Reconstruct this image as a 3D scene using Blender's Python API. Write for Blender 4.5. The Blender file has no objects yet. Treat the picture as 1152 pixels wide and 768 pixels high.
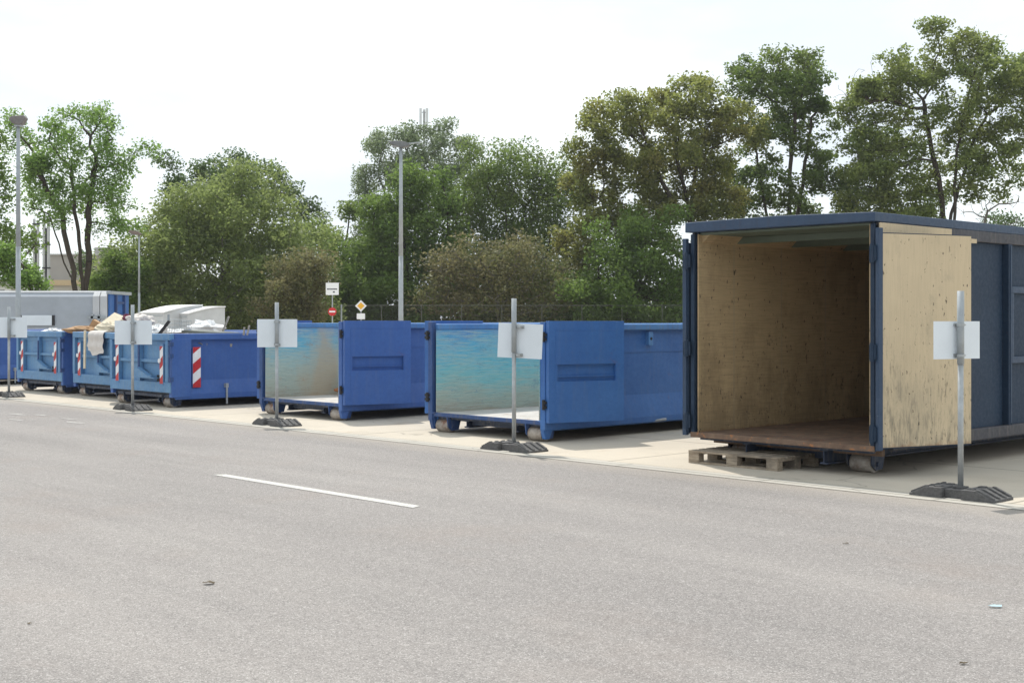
import bpy, math, random
import numpy as np
from mathutils import Vector, Matrix

C = bpy.context.scene.collection
random.seed(7)
F = 1482.0; HOR = 359.0; EYE = 1.7
R = math.radians
ANG = R(-46.72)                       # site frame: x = along the kerb, y = into the row of containers
cs, sn = math.cos(ANG), math.sin(ANG)

def S(u, v, z=0.0):                   # site coordinates -> world
    return Vector((cs*u - sn*v, sn*u + cs*v, z))
def W(px, py, Y):                     # measured point of the photo at distance Y -> world
    return Vector(((px-576)/F*Y, Y, EYE + (HOR-py)*Y/F))

# ------------------------------------------------------------------ materials
class M:
    def __init__(s, name):
        s.m = bpy.data.materials.new(name); s.m.use_nodes = True
        s.nt = s.m.node_tree; s.nt.nodes.clear()
        s.out = s.n('ShaderNodeOutputMaterial')
        s.b = s.n('ShaderNodeBsdfPrincipled')
        s.l(s.b.outputs[0], s.out.inputs[0])
        s.tc = s.n('ShaderNodeTexCoord')
        s.co = s.tc.outputs['Object']
    def n(s, t, **k):
        x = s.nt.nodes.new(t)
        for a, v in k.items(): setattr(x, a, v)
        return x
    def l(s, a, b): s.nt.links.new(a, b)
    def mapped(s, scale=(1,1,1), rot=(0,0,0), loc=(0,0,0)):
        mp = s.n('ShaderNodeMapping'); s.l(s.co, mp.inputs[0])
        mp.inputs['Scale'].default_value = scale; mp.inputs['Rotation'].default_value = rot
        mp.inputs['Location'].default_value = loc
        return mp.outputs[0]
    def noise(s, scale, detail=4, rough=.55, vec=None, dist=0):
        t = s.n('ShaderNodeTexNoise'); s.l(vec or s.co, t.inputs['Vector'])
        t.inputs['Scale'].default_value = scale; t.inputs['Detail'].default_value = detail
        t.inputs['Roughness'].default_value = rough; t.inputs['Distortion'].default_value = dist
        return t.outputs['Fac']
    def vor(s, scale, vec=None, feature='F1', out='Distance'):
        t = s.n('ShaderNodeTexVoronoi', feature=feature); s.l(vec or s.co, t.inputs['Vector'])
        t.inputs['Scale'].default_value = scale
        return t.outputs[out]
    def ramp(s, fac, stops):
        r = s.n('ShaderNodeValToRGB'); s.l(fac, r.inputs[0])
        e = r.color_ramp.elements
        while len(e) < len(stops): e.new(.5)
        for i, (p, c) in enumerate(stops):
            e[i].position = p
            if isinstance(c, (int, float)): c = (c, c, c)
            e[i].color = (*c, 1)
        return r.outputs[0]
    def mix(s, fac, a, b, mode='MIX'):
        x = s.n('ShaderNodeMix', data_type='RGBA', blend_type=mode)
        if isinstance(fac, (int, float)): x.inputs[0].default_value = fac
        else: s.l(fac, x.inputs[0])
        for i, c in ((6, a), (7, b)):
            if isinstance(c, tuple): x.inputs[i].default_value = (*c, 1)
            else: s.l(c, x.inputs[i])
        return x.outputs[2]
    def math(s, op, a, b=0.0, c=None):
        x = s.n('ShaderNodeMath', operation=op)
        for i, v in enumerate([a, b] + ([c] if c is not None else [])):
            if isinstance(v, (int, float)): x.inputs[i].default_value = v
            else: s.l(v, x.inputs[i])
        return x.outputs[0]
    def sep(s, vec=None):
        x = s.n('ShaderNodeSeparateXYZ'); s.l(vec or s.co, x.inputs[0]); return x.outputs
    def col(s, c):
        if isinstance(c, tuple): s.b.inputs['Base Color'].default_value = (*c, 1)
        else: s.l(c, s.b.inputs['Base Color'])
    def rough(s, r):
        if isinstance(r, (int, float)): s.b.inputs['Roughness'].default_value = r
        else: s.l(r, s.b.inputs['Roughness'])
    def spec(s, v): s.b.inputs['Specular IOR Level'].default_value = v
    def metal(s, v): s.b.inputs['Metallic'].default_value = v
    def bump(s, h, strength=.3, dist=.01):
        x = s.n('ShaderNodeBump'); x.inputs['Strength'].default_value = strength
        x.inputs['Distance'].default_value = dist
        s.l(h, x.inputs['Height']); s.l(x.outputs[0], s.b.inputs['Normal'])

def paint(name, c, c2=None, rust=.35, dirt=(.16,.14,.12), rough=.45, scr=1.0, dirtamt=.5):
    """sprayed steel: uneven colour, scratches, dust and rust spots"""
    m = M(name)
    c2 = c2 or tuple(min(1, x*1.35+.015) for x in c)
    a = m.mix(m.ramp(m.noise(1.3, 5), [(.35, 0), (.68, 1)]), c, c2)
    fine = m.noise(18, 6, .7)
    a = m.mix(m.math('MULTIPLY', m.ramp(fine, [(.4, 0), (.75, 1)]), .25), a, tuple(x*.55 for x in c))
    runs = m.noise(2.0, 6, .6, m.mapped((9, 9, .7)))
    a = m.mix(m.math('MULTIPLY', m.ramp(runs, [(.5, 0), (.78, 1)]), dirtamt), a, dirt)
    sc = m.noise(6, 8, .75, m.mapped((1.2, 1.2, 9), (.25, .1, .3)))
    a = m.mix(m.math('MULTIPLY', m.ramp(sc, [(.655, 0), (.70, 1)]), .6*scr), a, tuple(min(1, x*1.6+.25) for x in c))
    sc2 = m.noise(5, 8, .8, m.mapped((7, 7, 1.0), (0, .3, .1), (3, 1, 2)))
    a = m.mix(m.math('MULTIPLY', m.ramp(sc2, [(.67, 0), (.71, 1)]), .6*scr), a, (.07, .06, .06))
    r = m.noise(4.2, 10, .75, m.mapped((1, 1, 1), (0, 0, 0), (5, 5, 5)))
    a = m.mix(m.math('MULTIPLY', m.ramp(r, [(.63, 0), (.70, 1)]), rust), a, (.20, .075, .03))
    m.col(a); m.rough(m.ramp(fine, [(.3, rough-.06), (.8, rough+.25)])); m.spec(.4)
    m.bump(m.noise(2.0, 4, .55), .45, .02)
    return m.m

def plain(name, c, rough=.6, metal=0, var=.25, scale=9, spec=.4, bump=0):
    m = M(name)
    f = m.noise(scale, 6, .65)
    m.col(m.mix(m.ramp(f, [(.3, 0), (.7, 1)]), tuple(x*(1-var) for x in c), tuple(min(1, x*(1+var*.6)) for x in c)))
    m.rough(rough); m.metal(metal); m.spec(spec)
    if bump: m.bump(m.noise(scale*4, 5), .4, bump)
    return m.m

MAT = {}
MAT['royal'] = paint('royal_blue_paint', (.030, .115, .35), (.046, .150, .41), rust=.3, dirtamt=.2, dirt=(.16, .19, .26))
MAT['royal2'] = paint('violet_blue_paint', (.040, .107, .335), (.056, .135, .385), rust=.3, dirtamt=.2, dirt=(.16, .19, .26))
MAT['sky'] = paint('faded_blue_paint', (.085, .215, .42), (.15, .30, .48), rust=.35, dirt=(.22, .27, .30))
MAT['darkblue'] = paint('dark_blue_frame_paint', (.025, .065, .19), (.035, .085, .24), rust=.5, dirtamt=.7)
MAT['chassis'] = paint('grimy_chassis_paint', (.022, .035, .07), (.035, .05, .09), rust=.9, dirtamt=.8)
MAT['navy'] = paint('navy_paint', (.010, .027, .058), (.015, .036, .072), rust=.2, dirt=(.025, .03, .04), scr=.25, dirtamt=.25, rough=.6)
MAT['navyroof'] = paint('navy_roof_paint', (.028, .055, .105), (.038, .068, .125), rust=.25, dirt=(.05, .05, .06))
MAT['mauve'] = paint('faded_sill_paint', (.028, .028, .038), scr=.5, rust=.3)
MAT['railtop'] = paint('worn_highlit_rail_paint', (.055, .17, .43), (.09, .24, .5), rust=.2)  # scratched rail paint; its lighter blue puts the rails' highlight into the colour

def steel_roller():
    m = M('worn_roller_steel')
    a = m.mix(m.ramp(m.noise(9, 6, .7), [(.35, 0), (.65, 1)]), (.20, .165, .14), (.42, .38, .34))
    a = m.mix(m.ramp(m.noise(4, 6, .7), [(.52, 0), (.66, 1)]), a, (.20, .09, .05))
    m.col(a); m.rough(.6); m.metal(.25); return m.m
MAT['roller'] = steel_roller()
MAT['galv'] = plain('galvanised_steel', (.40, .42, .43), .5, .45, .18, 14)
MAT['galv_dull'] = plain('dull_galvanised_pole', (.36, .39, .41), .6, .2, .15, 8)
MAT['dark'] = plain('black_iron', (.03, .03, .033), .6, .2, .3, 20)
MAT['wire'] = plain('tarnished_wire', (.10, .105, .09), .8, .1, .15)
MAT['joint'] = plain('dirty_joint', (.17, .155, .135), .95, 0, .5, 3)
MAT['rubber'] = plain('recycled_rubber', (.115, .112, .112), .85, 0, .35, 30, .3, .004)
MAT['cardboard'] = plain('brown_cardboard', (.40, .25, .14), .9, 0, .15)
MAT['cloth'] = plain('pale_cloth', (.62, .58, .55), .95, 0, .10, 5, .1)
MAT['foamwhite'] = plain('white_plastic_sheet', (.80, .80, .80), .6, 0, .06, 4)
MAT['cream'] = plain('cream_board', (.68, .60, .46), .8, 0, .15)
MAT['greyboard'] = plain('grey_green_board', (.12, .135, .12), .7, 0, .3)
MAT['greywood'] = plain('grey_weathered_wood', (.34, .32, .29), .85, 0, .3, 12)
MAT['whitepaint'] = plain('white_metal_cladding', (.78, .78, .78), .55, 0, .05, 3)
MAT['greycont'] = plain('grey_press_paint', (.36, .39, .43), .55, 0, .1, 2)
MAT['greyrib'] = plain('pale_grey_rib_paint', (.50, .51, .52), .55, 0, .1, 2)
MAT['rustrubble'] = plain('rust_brown_scrap', (.35, .13, .05), .8, 0, .5, 10)
MAT['debris'] = plain('mixed_refuse', (.28, .26, .24), .9, 0, .6, 7)
MAT['signwhite'] = plain('sign_back_white', (.70, .75, .80), .5, 0, .05, 3)
MAT['signface'] = plain('sign_face_white', (.80, .81, .82), .4, 0, .03, 3)
MAT['ink'] = plain('sign_ink', (.04, .05, .07), .5)
MAT['red'] = plain('sign_red', (.55, .025, .03), .45, 0, .15)
MAT['redfilm'] = plain('reflective_red_film', (.50, .03, .035), .4, 0, .25, 16)
MAT['whitefilm'] = plain('reflective_white_film', (.78, .78, .80), .4, 0, .1, 16)
MAT['yellow'] = plain('sign_yellow', (.80, .42, .03), .45, 0, .1)
MAT['concretewall'] = plain('pale_render_wall', (.36, .34, .32), .9, 0, .1, .4)
MAT['chimney'] = plain('chimney_metal', (.50, .50, .50), .6, .2, .1, 1)
MAT['glass'] = plain('lamp_lens', (.35, .36, .38), .2)
MAT['ceil'] = plain('pale_green_ceiling', (.13, .16, .12), .6, 0, .15, 3)
MAT['darkvoid'] = plain('dark_underside', (.02, .02, .022), .9)
MAT['leafbit'] = plain('dry_leaf', (.10, .075, .04), .8)
MAT['bluebit'] = plain('pale_blue_foil', (.45, .62, .68), .4)

def lining_cyan(name, browny):
    """inside of a skip: paint scraped away towards the floor, horizontal scrape marks"""
    m = M(name)
    x, y, z = m.sep()[0], m.sep()[1], m.sep()[2]
    wob = m.noise(1.1, 5, .6, m.mapped((1, .9, 1.6)))
    h = m.math('ADD', z, m.math('MULTIPLY', m.math('SUBTRACT', wob, .5), .75))
    lay = m.noise(2.2, 9, .8, m.mapped((1, .55, 22), (0, 0, 0), (1, 3, 8)))
    h = m.math('ADD', h, m.math('MULTIPLY', m.math('SUBTRACT', lay, .5), .9))
    hs = m.math('DIVIDE', h, 1.65)
    a = m.ramp(hs, [(.14, (.30, .27, .22)), (.30, (.33, .38, .34)) if browny else (.30, (.29, .36, .32)),
                    (.52, (.28, .42, .44)) if browny else (.50, (.13, .41, .47)), (.76, (.09, .36, .54)), (.97, (.05, .19, .50))])
    st = m.noise(3, 10, .78, m.mapped((1, .8, 26)))
    a = m.mix(m.math('MULTIPLY', m.ramp(st, [(.47, 0), (.56, 1)]), .6), a, (.38, .44, .41))
    st2 = m.noise(3.4, 10, .82, m.mapped((1, 1.2, 30), (0, 0, 0), (2, 7, 4)))
    a = m.mix(m.math('MULTIPLY', m.ramp(st2, [(.55, 0), (.60, 1)]), .7), a, (.07, .12, .15))
    sp = m.noise(2.2, 8, .8, m.mapped((1, 1, 2), (0, 0, 0), (9, 3, 4)))
    a = m.mix(m.math('MULTIPLY', m.ramp(sp, [(.60, 0), (.67, 1)]), .55), a, (.28, .16, .09) if browny else (.10, .20, .30))
    if browny:
        b = m.noise(.9, 3, .5, m.mapped((1, 1.3, .7), (0, 0, 0), (0, 1.25, 0)))
        a = m.mix(m.math('MULTIPLY', m.ramp(b, [(.52, 0), (.68, 1)]), .6), a, (.42, .30, .19))
    m.col(a); m.rough(.65); m.bump(st, .5, .012)
    return m.m
MAT['cyanA'] = lining_cyan('scraped_cyan_lining', False)
MAT['cyanB'] = lining_cyan('scraped_pale_lining', True)

def tan_lining(name, heavy, base=(.54, .42, .27)):
    m = M(name)
    s = m.sep(); z = s[2]; y = s[1]
    a = m.mix(m.ramp(m.noise(1.5, 5), [(.3, 0), (.7, 1)]), tuple(q*.88 for q in base), base)
    g = m.noise(5, 8, .7, m.mapped((1, .5, 18) if heavy else (1, 14, .6)))
    a = m.mix(m.math('MULTIPLY', m.ramp(g, [(.45, 0), (.68, 1)]), .38 if heavy else .14), a, (.13, .115, .075))
    # ply seams
    if heavy:
        sm = m.math('PINGPONG', m.math('ADD', y, .28), .5)
        a = m.mix(m.ramp(sm, [(0, .4), (.008, .4), (.02, 0)]), a, (.42, .35, .24))
    # black scuffs
    v = m.mapped((1, 3.2, .9) if not heavy else (1, 1.5, 1.2), (0.25, 0, 0), (1, 2, 3))
    k = m.noise(4.5, 9, .78, v)
    low = m.ramp(m.math('DIVIDE', z, 2.7), [(.10, .05), (.32, .03), (.55, 0)])
    kk = m.math('ADD', k, low)
    a = m.mix(m.math('MULTIPLY', m.ramp(kk, [(.615, 0), (.68, 1)]), .7), a, (.07, .06, .05))
    # vertical gouges near the floor
    gv = m.noise(5, 8, .7, m.mapped((1, 6, .9), (0, 0, 0), (4, 4, 1)))
    lowb = m.ramp(m.math('DIVIDE', z, 2.7), [(.15, .17), (.45, .08), (.60, -.15)])
    side = m.ramp(y, [(0, .06), (.55, .02), (1.0, -.12)]) if not heavy else 0.0
    gg = m.math('ADD', m.math('ADD', gv, lowb), side)
    a = m.mix(m.math('MULTIPLY', m.ramp(gg, [(.66, 0), (.80, 1)]), .55 if not heavy else .35), a, (.16, .145, .12))
    if heavy:
        bl = m.noise(1.1, 7, .7, m.mapped((1, 1.4, .7), (0, 0, 0), (6, 2, 2)))
        bl2 = m.math('ADD', bl, m.ramp(m.math('DIVIDE', z, 2.7), [(.12, .16), (.5, 0)]))
        a = m.mix(m.math('MULTIPLY', m.ramp(bl2, [(.50, 0), (.74, 1)]), .5), a, (.13, .095, .055))
    else:
        bl = m.noise(2.0, 8, .75, m.mapped((1, 1.6, .8), (0, 0, 0), (6, 2, 2)))
        bl2 = m.math('ADD', m.math('ADD', bl, m.ramp(m.math('DIVIDE', z, 2.7), [(.15, .12), (.5, -.08)])), side)
        a = m.mix(m.math('MULTIPLY', m.ramp(bl2, [(.56, 0), (.74, 1)]), .4), a, (.22, .20, .16))
    # chips
    ch = m.noise(15, 6, .6, m.mapped((1, 1.4, .8), (.4, 0, 0)))
    a = m.mix(m.math('MULTIPLY', m.ramp(ch, [(.64, 0), (.67, 1)]), .85), a, (.07, .055, .045))
    # rusted bottom edge
    ru = m.math('ADD', m.math('DIVIDE', z, .56), m.math('MULTIPLY', m.noise(9, 5, .7), .40))
    a = m.mix(m.ramp(ru, [(.68, 1), (.86, 0)]), a, (.22, .085, .035))
    m.col(a); m.rough(.75); m.spec(.25); m.bump(g, .3, .006)
    return m.m
MAT['tan'] = tan_lining('cream_paint_scuffed', False, (.60, .49, .335))
MAT['tanin'] = tan_lining('cream_lining_grimy', True, (.60, .44, .25))

def rust_floor():
    m = M('rusty_floor_plate')
    a = m.mix(m.ramp(m.noise(3, 8, .7), [(.35, 0), (.65, 1)]), (.11, .065, .045), (.22, .15, .105))
    a = m.mix(m.ramp(m.noise(12, 6, .7), [(.58, 0), (.66, 1)]), a, (.36, .15, .06))
    m.col(a); m.rough(.85); return m.m
MAT['rust'] = rust_floor()
def pale_floor():
    m = M('scraped_floor_plate')
    a = m.mix(m.ramp(m.noise(2.5, 8, .7, m.mapped((4, 1, 1))), [(.35, 0), (.7, 1)]), (.36, .34, .32), (.55, .52, .49))
    a = m.mix(m.ramp(m.noise(3, 6, .7), [(.60, 0), (.68, 1)]), a, (.25, .17, .12))
    m.col(a); m.rough(.7); return m.m
MAT['floorpale'] = pale_floor()
def pallet_wood():
    m = M('weathered_pallet_wood')
    a = m.mix(m.ramp(m.noise(4, 8, .7, m.mapped((1.5, 14, 14))), [(.35, 0), (.68, 1)]), (.20, .155, .11), (.42, .35, .27))
    a = m.mix(m.ramp(m.noise(3, 5, .6), [(.5, 0), (.7, 1)]), a, (.13, .11, .09))
    m.col(a); m.rough(.9); m.bump(m.noise(5, 6, .7, m.mapped((2, 16, 16))), .5, .004); return m.m
MAT['pallet'] = pallet_wood()

def asphalt():
    m = M('worn_asphalt')
    big = m.noise(.22, 5, .6)
    a = m.mix(m.ramp(big, [(.3, 0), (.7, 1)]), (.218, .202, .194), (.262, .243, .232))
    st = m.noise(.35, 5, .6, m.mapped((.35, 2.2, 1), (0, 0, .12)))
    a = m.mix(m.math('MULTIPLY', m.ramp(st, [(.46, 0), (.70, 1)]), .5), a, (.345, .32, .30))
    st2 = m.noise(.5, 6, .65, m.mapped((.3, 2.8, 1), (0, 0, -.1), (3, 9, 0)))
    a = m.mix(m.math('MULTIPLY', m.ramp(st2, [(.50, 0), (.72, 1)]), .3), a, (.14, .135, .13))
    ag = m.vor(150, out='Color')
    g = m.n('ShaderNodeSeparateColor'); m.l(ag, g.inputs[0])
    sp = g.outputs[0]
    a = m.mix(m.ramp(sp, [(.0, .6), (.28, 0)]), a, (.085, .080, .080))
    a = m.mix(m.math('MULTIPLY', m.ramp(sp, [(.74, 0), (1, .8)]), .8), a, (.52, .50, .48))
    ag2 = m.vor(38, out='Color')
    g2 = m.n('ShaderNodeSeparateColor'); m.l(ag2, g2.inputs[0])
    a = m.mix(m.ramp(g2.outputs[1], [(.0, .2), (.10, 0)]), a, (.10, .096, .095))
    a = m.mix(m.ramp(g2.outputs[2], [(.92, 0), (1, .25)]), a, (.46, .43, .41))
    tint = m.noise(.6, 4, .6, m.mapped((1, 1, 1), (0, 0, 0), (20, 4, 0)))
    a = m.mix(m.math('MULTIPLY', m.ramp(tint, [(.55, 0), (.72, 1)]), .25), a, (.27, .22, .19))
    # sealed cracks / edge dust near the gutter
    y = m.sep()[1]
    ed = m.math('ADD', y, m.math('MULTIPLY', m.noise(1.6, 5), .5))
    a = m.mix(m.math('MULTIPLY', m.ramp(m.math('SUBTRACT', ed, 10.9), [(.0, 0), (.6, 1)]), .45), a, (.36, .32, .27))
    m.col(a); m.rough(.88); m.spec(.25)
    m.bump(sp, .55, .004)
    return m.m
MAT['asphalt'] = asphalt()
def concrete(name, base, jx, jy, jw=.012, stain=.5, off=0.0):
    m = M(name)
    a = m.mix(m.ramp(m.noise(.5, 6, .65), [(.3, 0), (.7, 1)]), tuple(q*.86 for q in base), base)
    a = m.mix(m.math('MULTIPLY', m.ramp(m.noise(1.3, 7, .7), [(.5, 0), (.72, 1)]), stain), a, tuple(q*.72 for q in base))
    a = m.mix(m.math('MULTIPLY', m.ramp(m.noise(60, 4, .7), [(.35, 0), (.75, 1)]), .35), a, tuple(q*.75 for q in base))
    sp = m.noise(7, 8, .8)
    a = m.mix(m.math('MULTIPLY', m.ramp(sp, [(.69, 0), (.73, 1)]), .5), a, (.13, .11, .09))
    s = m.sep()
    for ax, per in ((0, jx), (1, jy)):
        if per:
            d = m.math('PINGPONG', m.math('ADD', s[ax], off), per/2)
            a = m.mix(m.ramp(m.math('DIVIDE', d, per/2), [(0, .75), (jw/per, .75), (jw*2.4/per, 0)]), a, tuple(q*.35 for q in base))
    wv = m.n('ShaderNodeVectorMath', operation='ADD'); nn = m.n('ShaderNodeTexNoise'); m.l(m.co, nn.inputs['Vector']); nn.inputs['Scale'].default_value = 1.5
    m.l(m.co, wv.inputs[0]); m.l(nn.outputs['Color'], wv.inputs[1])
    ck = m.vor(.22, wv.outputs[0], 'DISTANCE_TO_EDGE')
    a = m.mix(m.ramp(ck, [(0, .6), (.0022, .6), (.004, 0)]), a, tuple(q*.35 for q in base))
    rs = m.noise(1.1, 6, .7, m.mapped((1, .5, 1), (0, 0, 0), (9, 9, 0)))
    a = m.mix(m.math('MULTIPLY', m.ramp(rs, [(.60, 0), (.72, 1)]), .5), a, (.30, .20, .13))
    m.col(a); m.rough(.9); m.spec(.2); m.bump(m.noise(25, 5, .7), .25, .004)
    return m.m
MAT['apron'] = concrete('sandy_concrete_slabs', (.54, .485, .405), 5.0, 5.0, .02, .45, .7)
MAT['gutter'] = concrete('pale_gutter_stone', (.50, .475, .425), 2.0, 0, .018, .35, .3)
def worn_line():
    m = M('worn_road_paint')
    n = m.noise(30, 6, .75)
    a = m.mix(m.ramp(n, [(.36, 1), (.50, 0)]), (.52, .51, .48), (.24, .23, .22))
    m.col(a); m.rough(.8); return m.m
MAT['line'] = worn_line()
def ghost_line():
    m = M('ghost_road_paint')
    m.col(m.mix(m.ramp(m.noise(14, 6, .75), [(.42, 0), (.55, 1)]), (.24, .225, .215), (.36, .345, .33))); m.rough(.85); return m.m
MAT['line2'] = ghost_line()
def grassy():
    m = M('dry_grass_ground')
    a = m.mix(m.ramp(m.noise(.8, 8, .7), [(.35, 0), (.65, 1)]), (.06, .075, .025), (.16, .14, .07))
    m.col(a); m.rough(.95); return m.m
MAT['grass'] = grassy()
def bark(name, c):
    m = M(name)
    m.col(m.mix(m.ramp(m.noise(3, 8, .7, m.mapped((4, 4, 1))), [(.3, 0), (.7, 1)]), tuple(q*.5 for q in c), c))
    m.rough(.95); m.spec(.2); return m.m
MAT['bark'] = bark('dark_bark', (.085, .068, .052))
MAT['barkpale'] = bark('pale_bark', (.22, .20, .17))

def leafmat(name, c1, c2, c3=None, trans=.38, c3amt=.5, scale=.45):
    m = M(name)
    geo = m.n('ShaderNodeNewGeometry')
    rnd = geo.outputs['Random Per Island']
    a = m.mix(m.ramp(m.noise(scale, 3, .6), [(.38, 0), (.62, 1)]), c1, c2)
    if c3:
        a = m.mix(m.math('MULTIPLY', m.ramp(m.noise(scale*.8, 4, .6, m.mapped((1, 1, 1), (0, 0, 0), (7, 3, 5))), [(.46, 0), (.62, 1)]), c3amt), a, c3)
    a = m.mix(m.ramp(rnd, [(0, .55), (.55, 0)]), a, tuple(q*.55 for q in c1))
    a = m.mix(m.ramp(rnd, [(.7, 0), (1, .5)]), a, tuple(min(1, q*1.6) for q in c2))
    m.col(a); m.rough(.55); m.spec(.22)
    tr = m.n('ShaderNodeBsdfTranslucent')
    tc = m.mix(.5, a, tuple(min(1, q*1.5) for q in c2), 'MIX')
    m.l(tc, tr.inputs[0])
    mx = m.n('ShaderNodeMixShader'); mx.inputs[0].default_value = trans
    m.l(m.b.outputs[0], mx.inputs[1]); m.l(tr.outputs[0], mx.inputs[2]); m.l(mx.outputs[0], m.out.inputs[0])
    return m.m
LEAF = {
 'bright': leafmat('fresh_green_leaf', (.100, .190, .035), (.20, .31, .075), trans=.55),
 'mid': leafmat('mid_green_leaf', (.075, .140, .028), (.16, .235, .055), trans=.5),
 'dark': leafmat('dark_green_leaf', (.050, .095, .028), (.10, .155, .045), trans=.45),
 'olive': leafmat('willow_olive_leaf', (.135, .185, .050), (.255, .31, .105), trans=.5),
 'silver': leafmat('grey_green_leaf', (.120, .170, .085), (.22, .27, .15), trans=.5),
 'maple': leafmat('browning_maple_leaf', (.125, .155, .036), (.24, .265, .075), (.30, .20, .07), c3amt=.5, trans=.55),
 'maple2': leafmat('green_maple_leaf', (.110, .165, .040), (.24, .29, .085), (.29, .28, .10), c3amt=.5, trans=.5),
 'maple3': leafmat('deep_maple_leaf', (.080, .140, .032), (.165, .23, .058), (.24, .21, .06), c3amt=.3, trans=.5),
 'brown': leafmat('dry_brown_leaf', (.130, .118, .052), (.205, .19, .09), (.12, .165, .045), trans=.4, c3amt=.85),
 'shrub': leafmat('shrub_leaf', (.120, .185, .040), (.23, .295, .09), trans=.5),
}

# ------------------------------------------------------------------ mesh building
class MB:
    def __init__(s): s.v = []; s.f = []; s.mi = []; s.cur = 0
    def add(s, vs, fs):
        n = len(s.v); s.v += [tuple(p) for p in vs]
        for f in fs: s.f.append([i+n for i in f]); s.mi.append(s.cur)
        return s
    def box(s, x0, x1, y0, y1, z0, z1):
        vs = [(x, y, z) for z in (z0, z1) for y in (y0, y1) for x in (x0, x1)]
        return s.add(vs, [(0,2,3,1), (4,5,7,6), (0,1,5,4), (2,6,7,3), (0,4,6,2), (1,3,7,5)])
    def obox(s, c, size, mat=None):            # oriented box
        hx, hy, hz = [q/2 for q in size]
        vs = [Vector((x, y, z)) for z in (-hz, hz) for y in (-hy, hy) for x in (-hx, hx)]
        if mat is not None: vs = [mat @ p for p in vs]
        c = Vector(c)
        return s.add([c+p for p in vs], [(0,2,3,1), (4,5,7,6), (0,1,5,4), (2,6,7,3), (0,4,6,2), (1,3,7,5)])
    def prism(s, poly, axis, a0, a1):          # poly in the two remaining axes, extruded along axis
        def P(p, a):
            return {'x': (a, p[0], p[1]), 'y': (p[0], a, p[1]), 'z': (p[0], p[1], a)}[axis]
        n = len(poly)
        vs = [P(p, a0) for p in poly] + [P(p, a1) for p in poly]
        fs = [tuple(range(n)), tuple(range(2*n-1, n-1, -1))] + [(i, i+n, (i+1) % n+n, (i+1) % n) for i in range(n)]
        return s.add(vs, fs)
    def tube(s, p0, p1, r0, r1=None, n=12, cap=True):
        p0, p1 = Vector(p0), Vector(p1); r1 = r0 if r1 is None else r1
        d = (p1-p0).normalized()
        a = Vector((0, 0, 1)) if abs(d.z) < .9 else Vector((1, 0, 0))
        x = d.cross(a).normalized(); y = d.cross(x)
        vs = []
        for p, r in ((p0, r0), (p1, r1)):
            for i in range(n):
                t = 2*math.pi*i/n; vs.append(p + x*(r*math.cos(t)) + y*(r*math.sin(t)))
        fs = [(i, (i+1) % n, (i+1) % n+n, i+n) for i in range(n)]
        if cap: fs += [tuple(range(n-1, -1, -1)), tuple(range(n, 2*n))]
        return s.add(vs, fs)
    def path(s, pts, r, n=6):
        for a, b in zip(pts[:-1], pts[1:]): s.tube(a, b, r, r, n)
        return s
    def build(s, name, mat, parent=None, bevel=0, smooth=False, mats=None):
        me = bpy.data.meshes.new(name)
        me.from_pydata(s.v, [], s.f)
        for mm in (mats or [mat]): me.materials.append(mm)
        if mats:
            me.polygons.foreach_set('material_index', s.mi)
        import bmesh
        bm = bmesh.new(); bm.from_mesh(me); bmesh.ops.recalc_face_normals(bm, faces=bm.faces); bm.to_mesh(me); bm.free()
        o = bpy.data.objects.new(name, me); C.objects.link(o)
        if parent: o.parent = parent
        if bevel:
            b = o.modifiers.new('bevel', 'BEVEL'); b.width = bevel; b.segments = 2; b.limit_method = 'ANGLE'
        if smooth: me.shade_smooth() if hasattr(me, 'shade_smooth') else None
        return o

def thing(name, label, cat, loc=(0,0,0), rz=0, group=None):
    o = bpy.data.objects.new(name, None); C.objects.link(o)
    o.location = loc; o.rotation_euler = (0, 0, rz); o.empty_display_size = .3
    o['label'] = label; o['category'] = cat
    if group: o['group'] = group
    return o
def tag(o, label, cat, group=None):
    o['label'] = label; o['category'] = cat
    if group: o['group'] = group
    return o
def structure(o): o['kind'] = 'structure'; return o
def children(o): return [c for c in C.objects if c.parent == o]
def copy_tree(o, parent=None):
    c = o.copy(); C.objects.link(c); c.parent = parent
    for ch in children(o): copy_tree(ch, c)
    return c

# ------------------------------------------------------------------ ground
def sheet(name, x0, x1, y0, y1, z, mat, site=True, label=None):
    b = MB(); b.add([(x0, y0, 0), (x1, y0, 0), (x1, y1, 0), (x0, y1, 0)], [(0, 1, 2, 3)])
    o = b.build(name, mat); o.location = (0, 0, z)
    if site: o.rotation_euler = (0, 0, ANG)
    return structure(o)
sheet('ground', -900, 900, -900, 900, -.016, MAT['grass'], False)
sheet('asphalt_road', -120, 60, -60, 11.35, 0, MAT['asphalt'])
sheet('concrete_apron', -120, 60, 11.65, 52, 0, MAT['apron'])
sheet('gutter_strip', -120, 60, 11.35, 11.65, .002, MAT['gutter'])
for v_ in (11.343, 11.50, 11.657):
    sheet('gutter_joint', -120, 60, v_-.007, v_+.007, .006, MAT['joint'])
b = MB(); b.add([(-12.72, 7.485, 0), (-9.25, 7.485, 0), (-9.30, 7.615, 0), (-12.66, 7.615, 0)], [(0,1,2,3)])
o = b.build('road_marking', MAT['line']); o.location = (0, 0, .004); o.rotation_euler = (0, 0, ANG); structure(o)
b = MB()
random.seed(3)
for i in range(7):
    u = -24.6 + i*.62 + random.random()*.2; v = 9.45 + random.random()*.5 - (.8 if i % 3 == 1 else 0)
    w = .16+random.random()*.25; h = .05+random.random()*.06
    n = 9; vs = []
    for k in range(n):
        t = 2*math.pi*k/n; q = .6+.5*random.random()
        vs.append((u+w*q*math.cos(t), v+h*q*math.sin(t), 0))
    b.add(vs, [tuple(range(n))])
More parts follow.
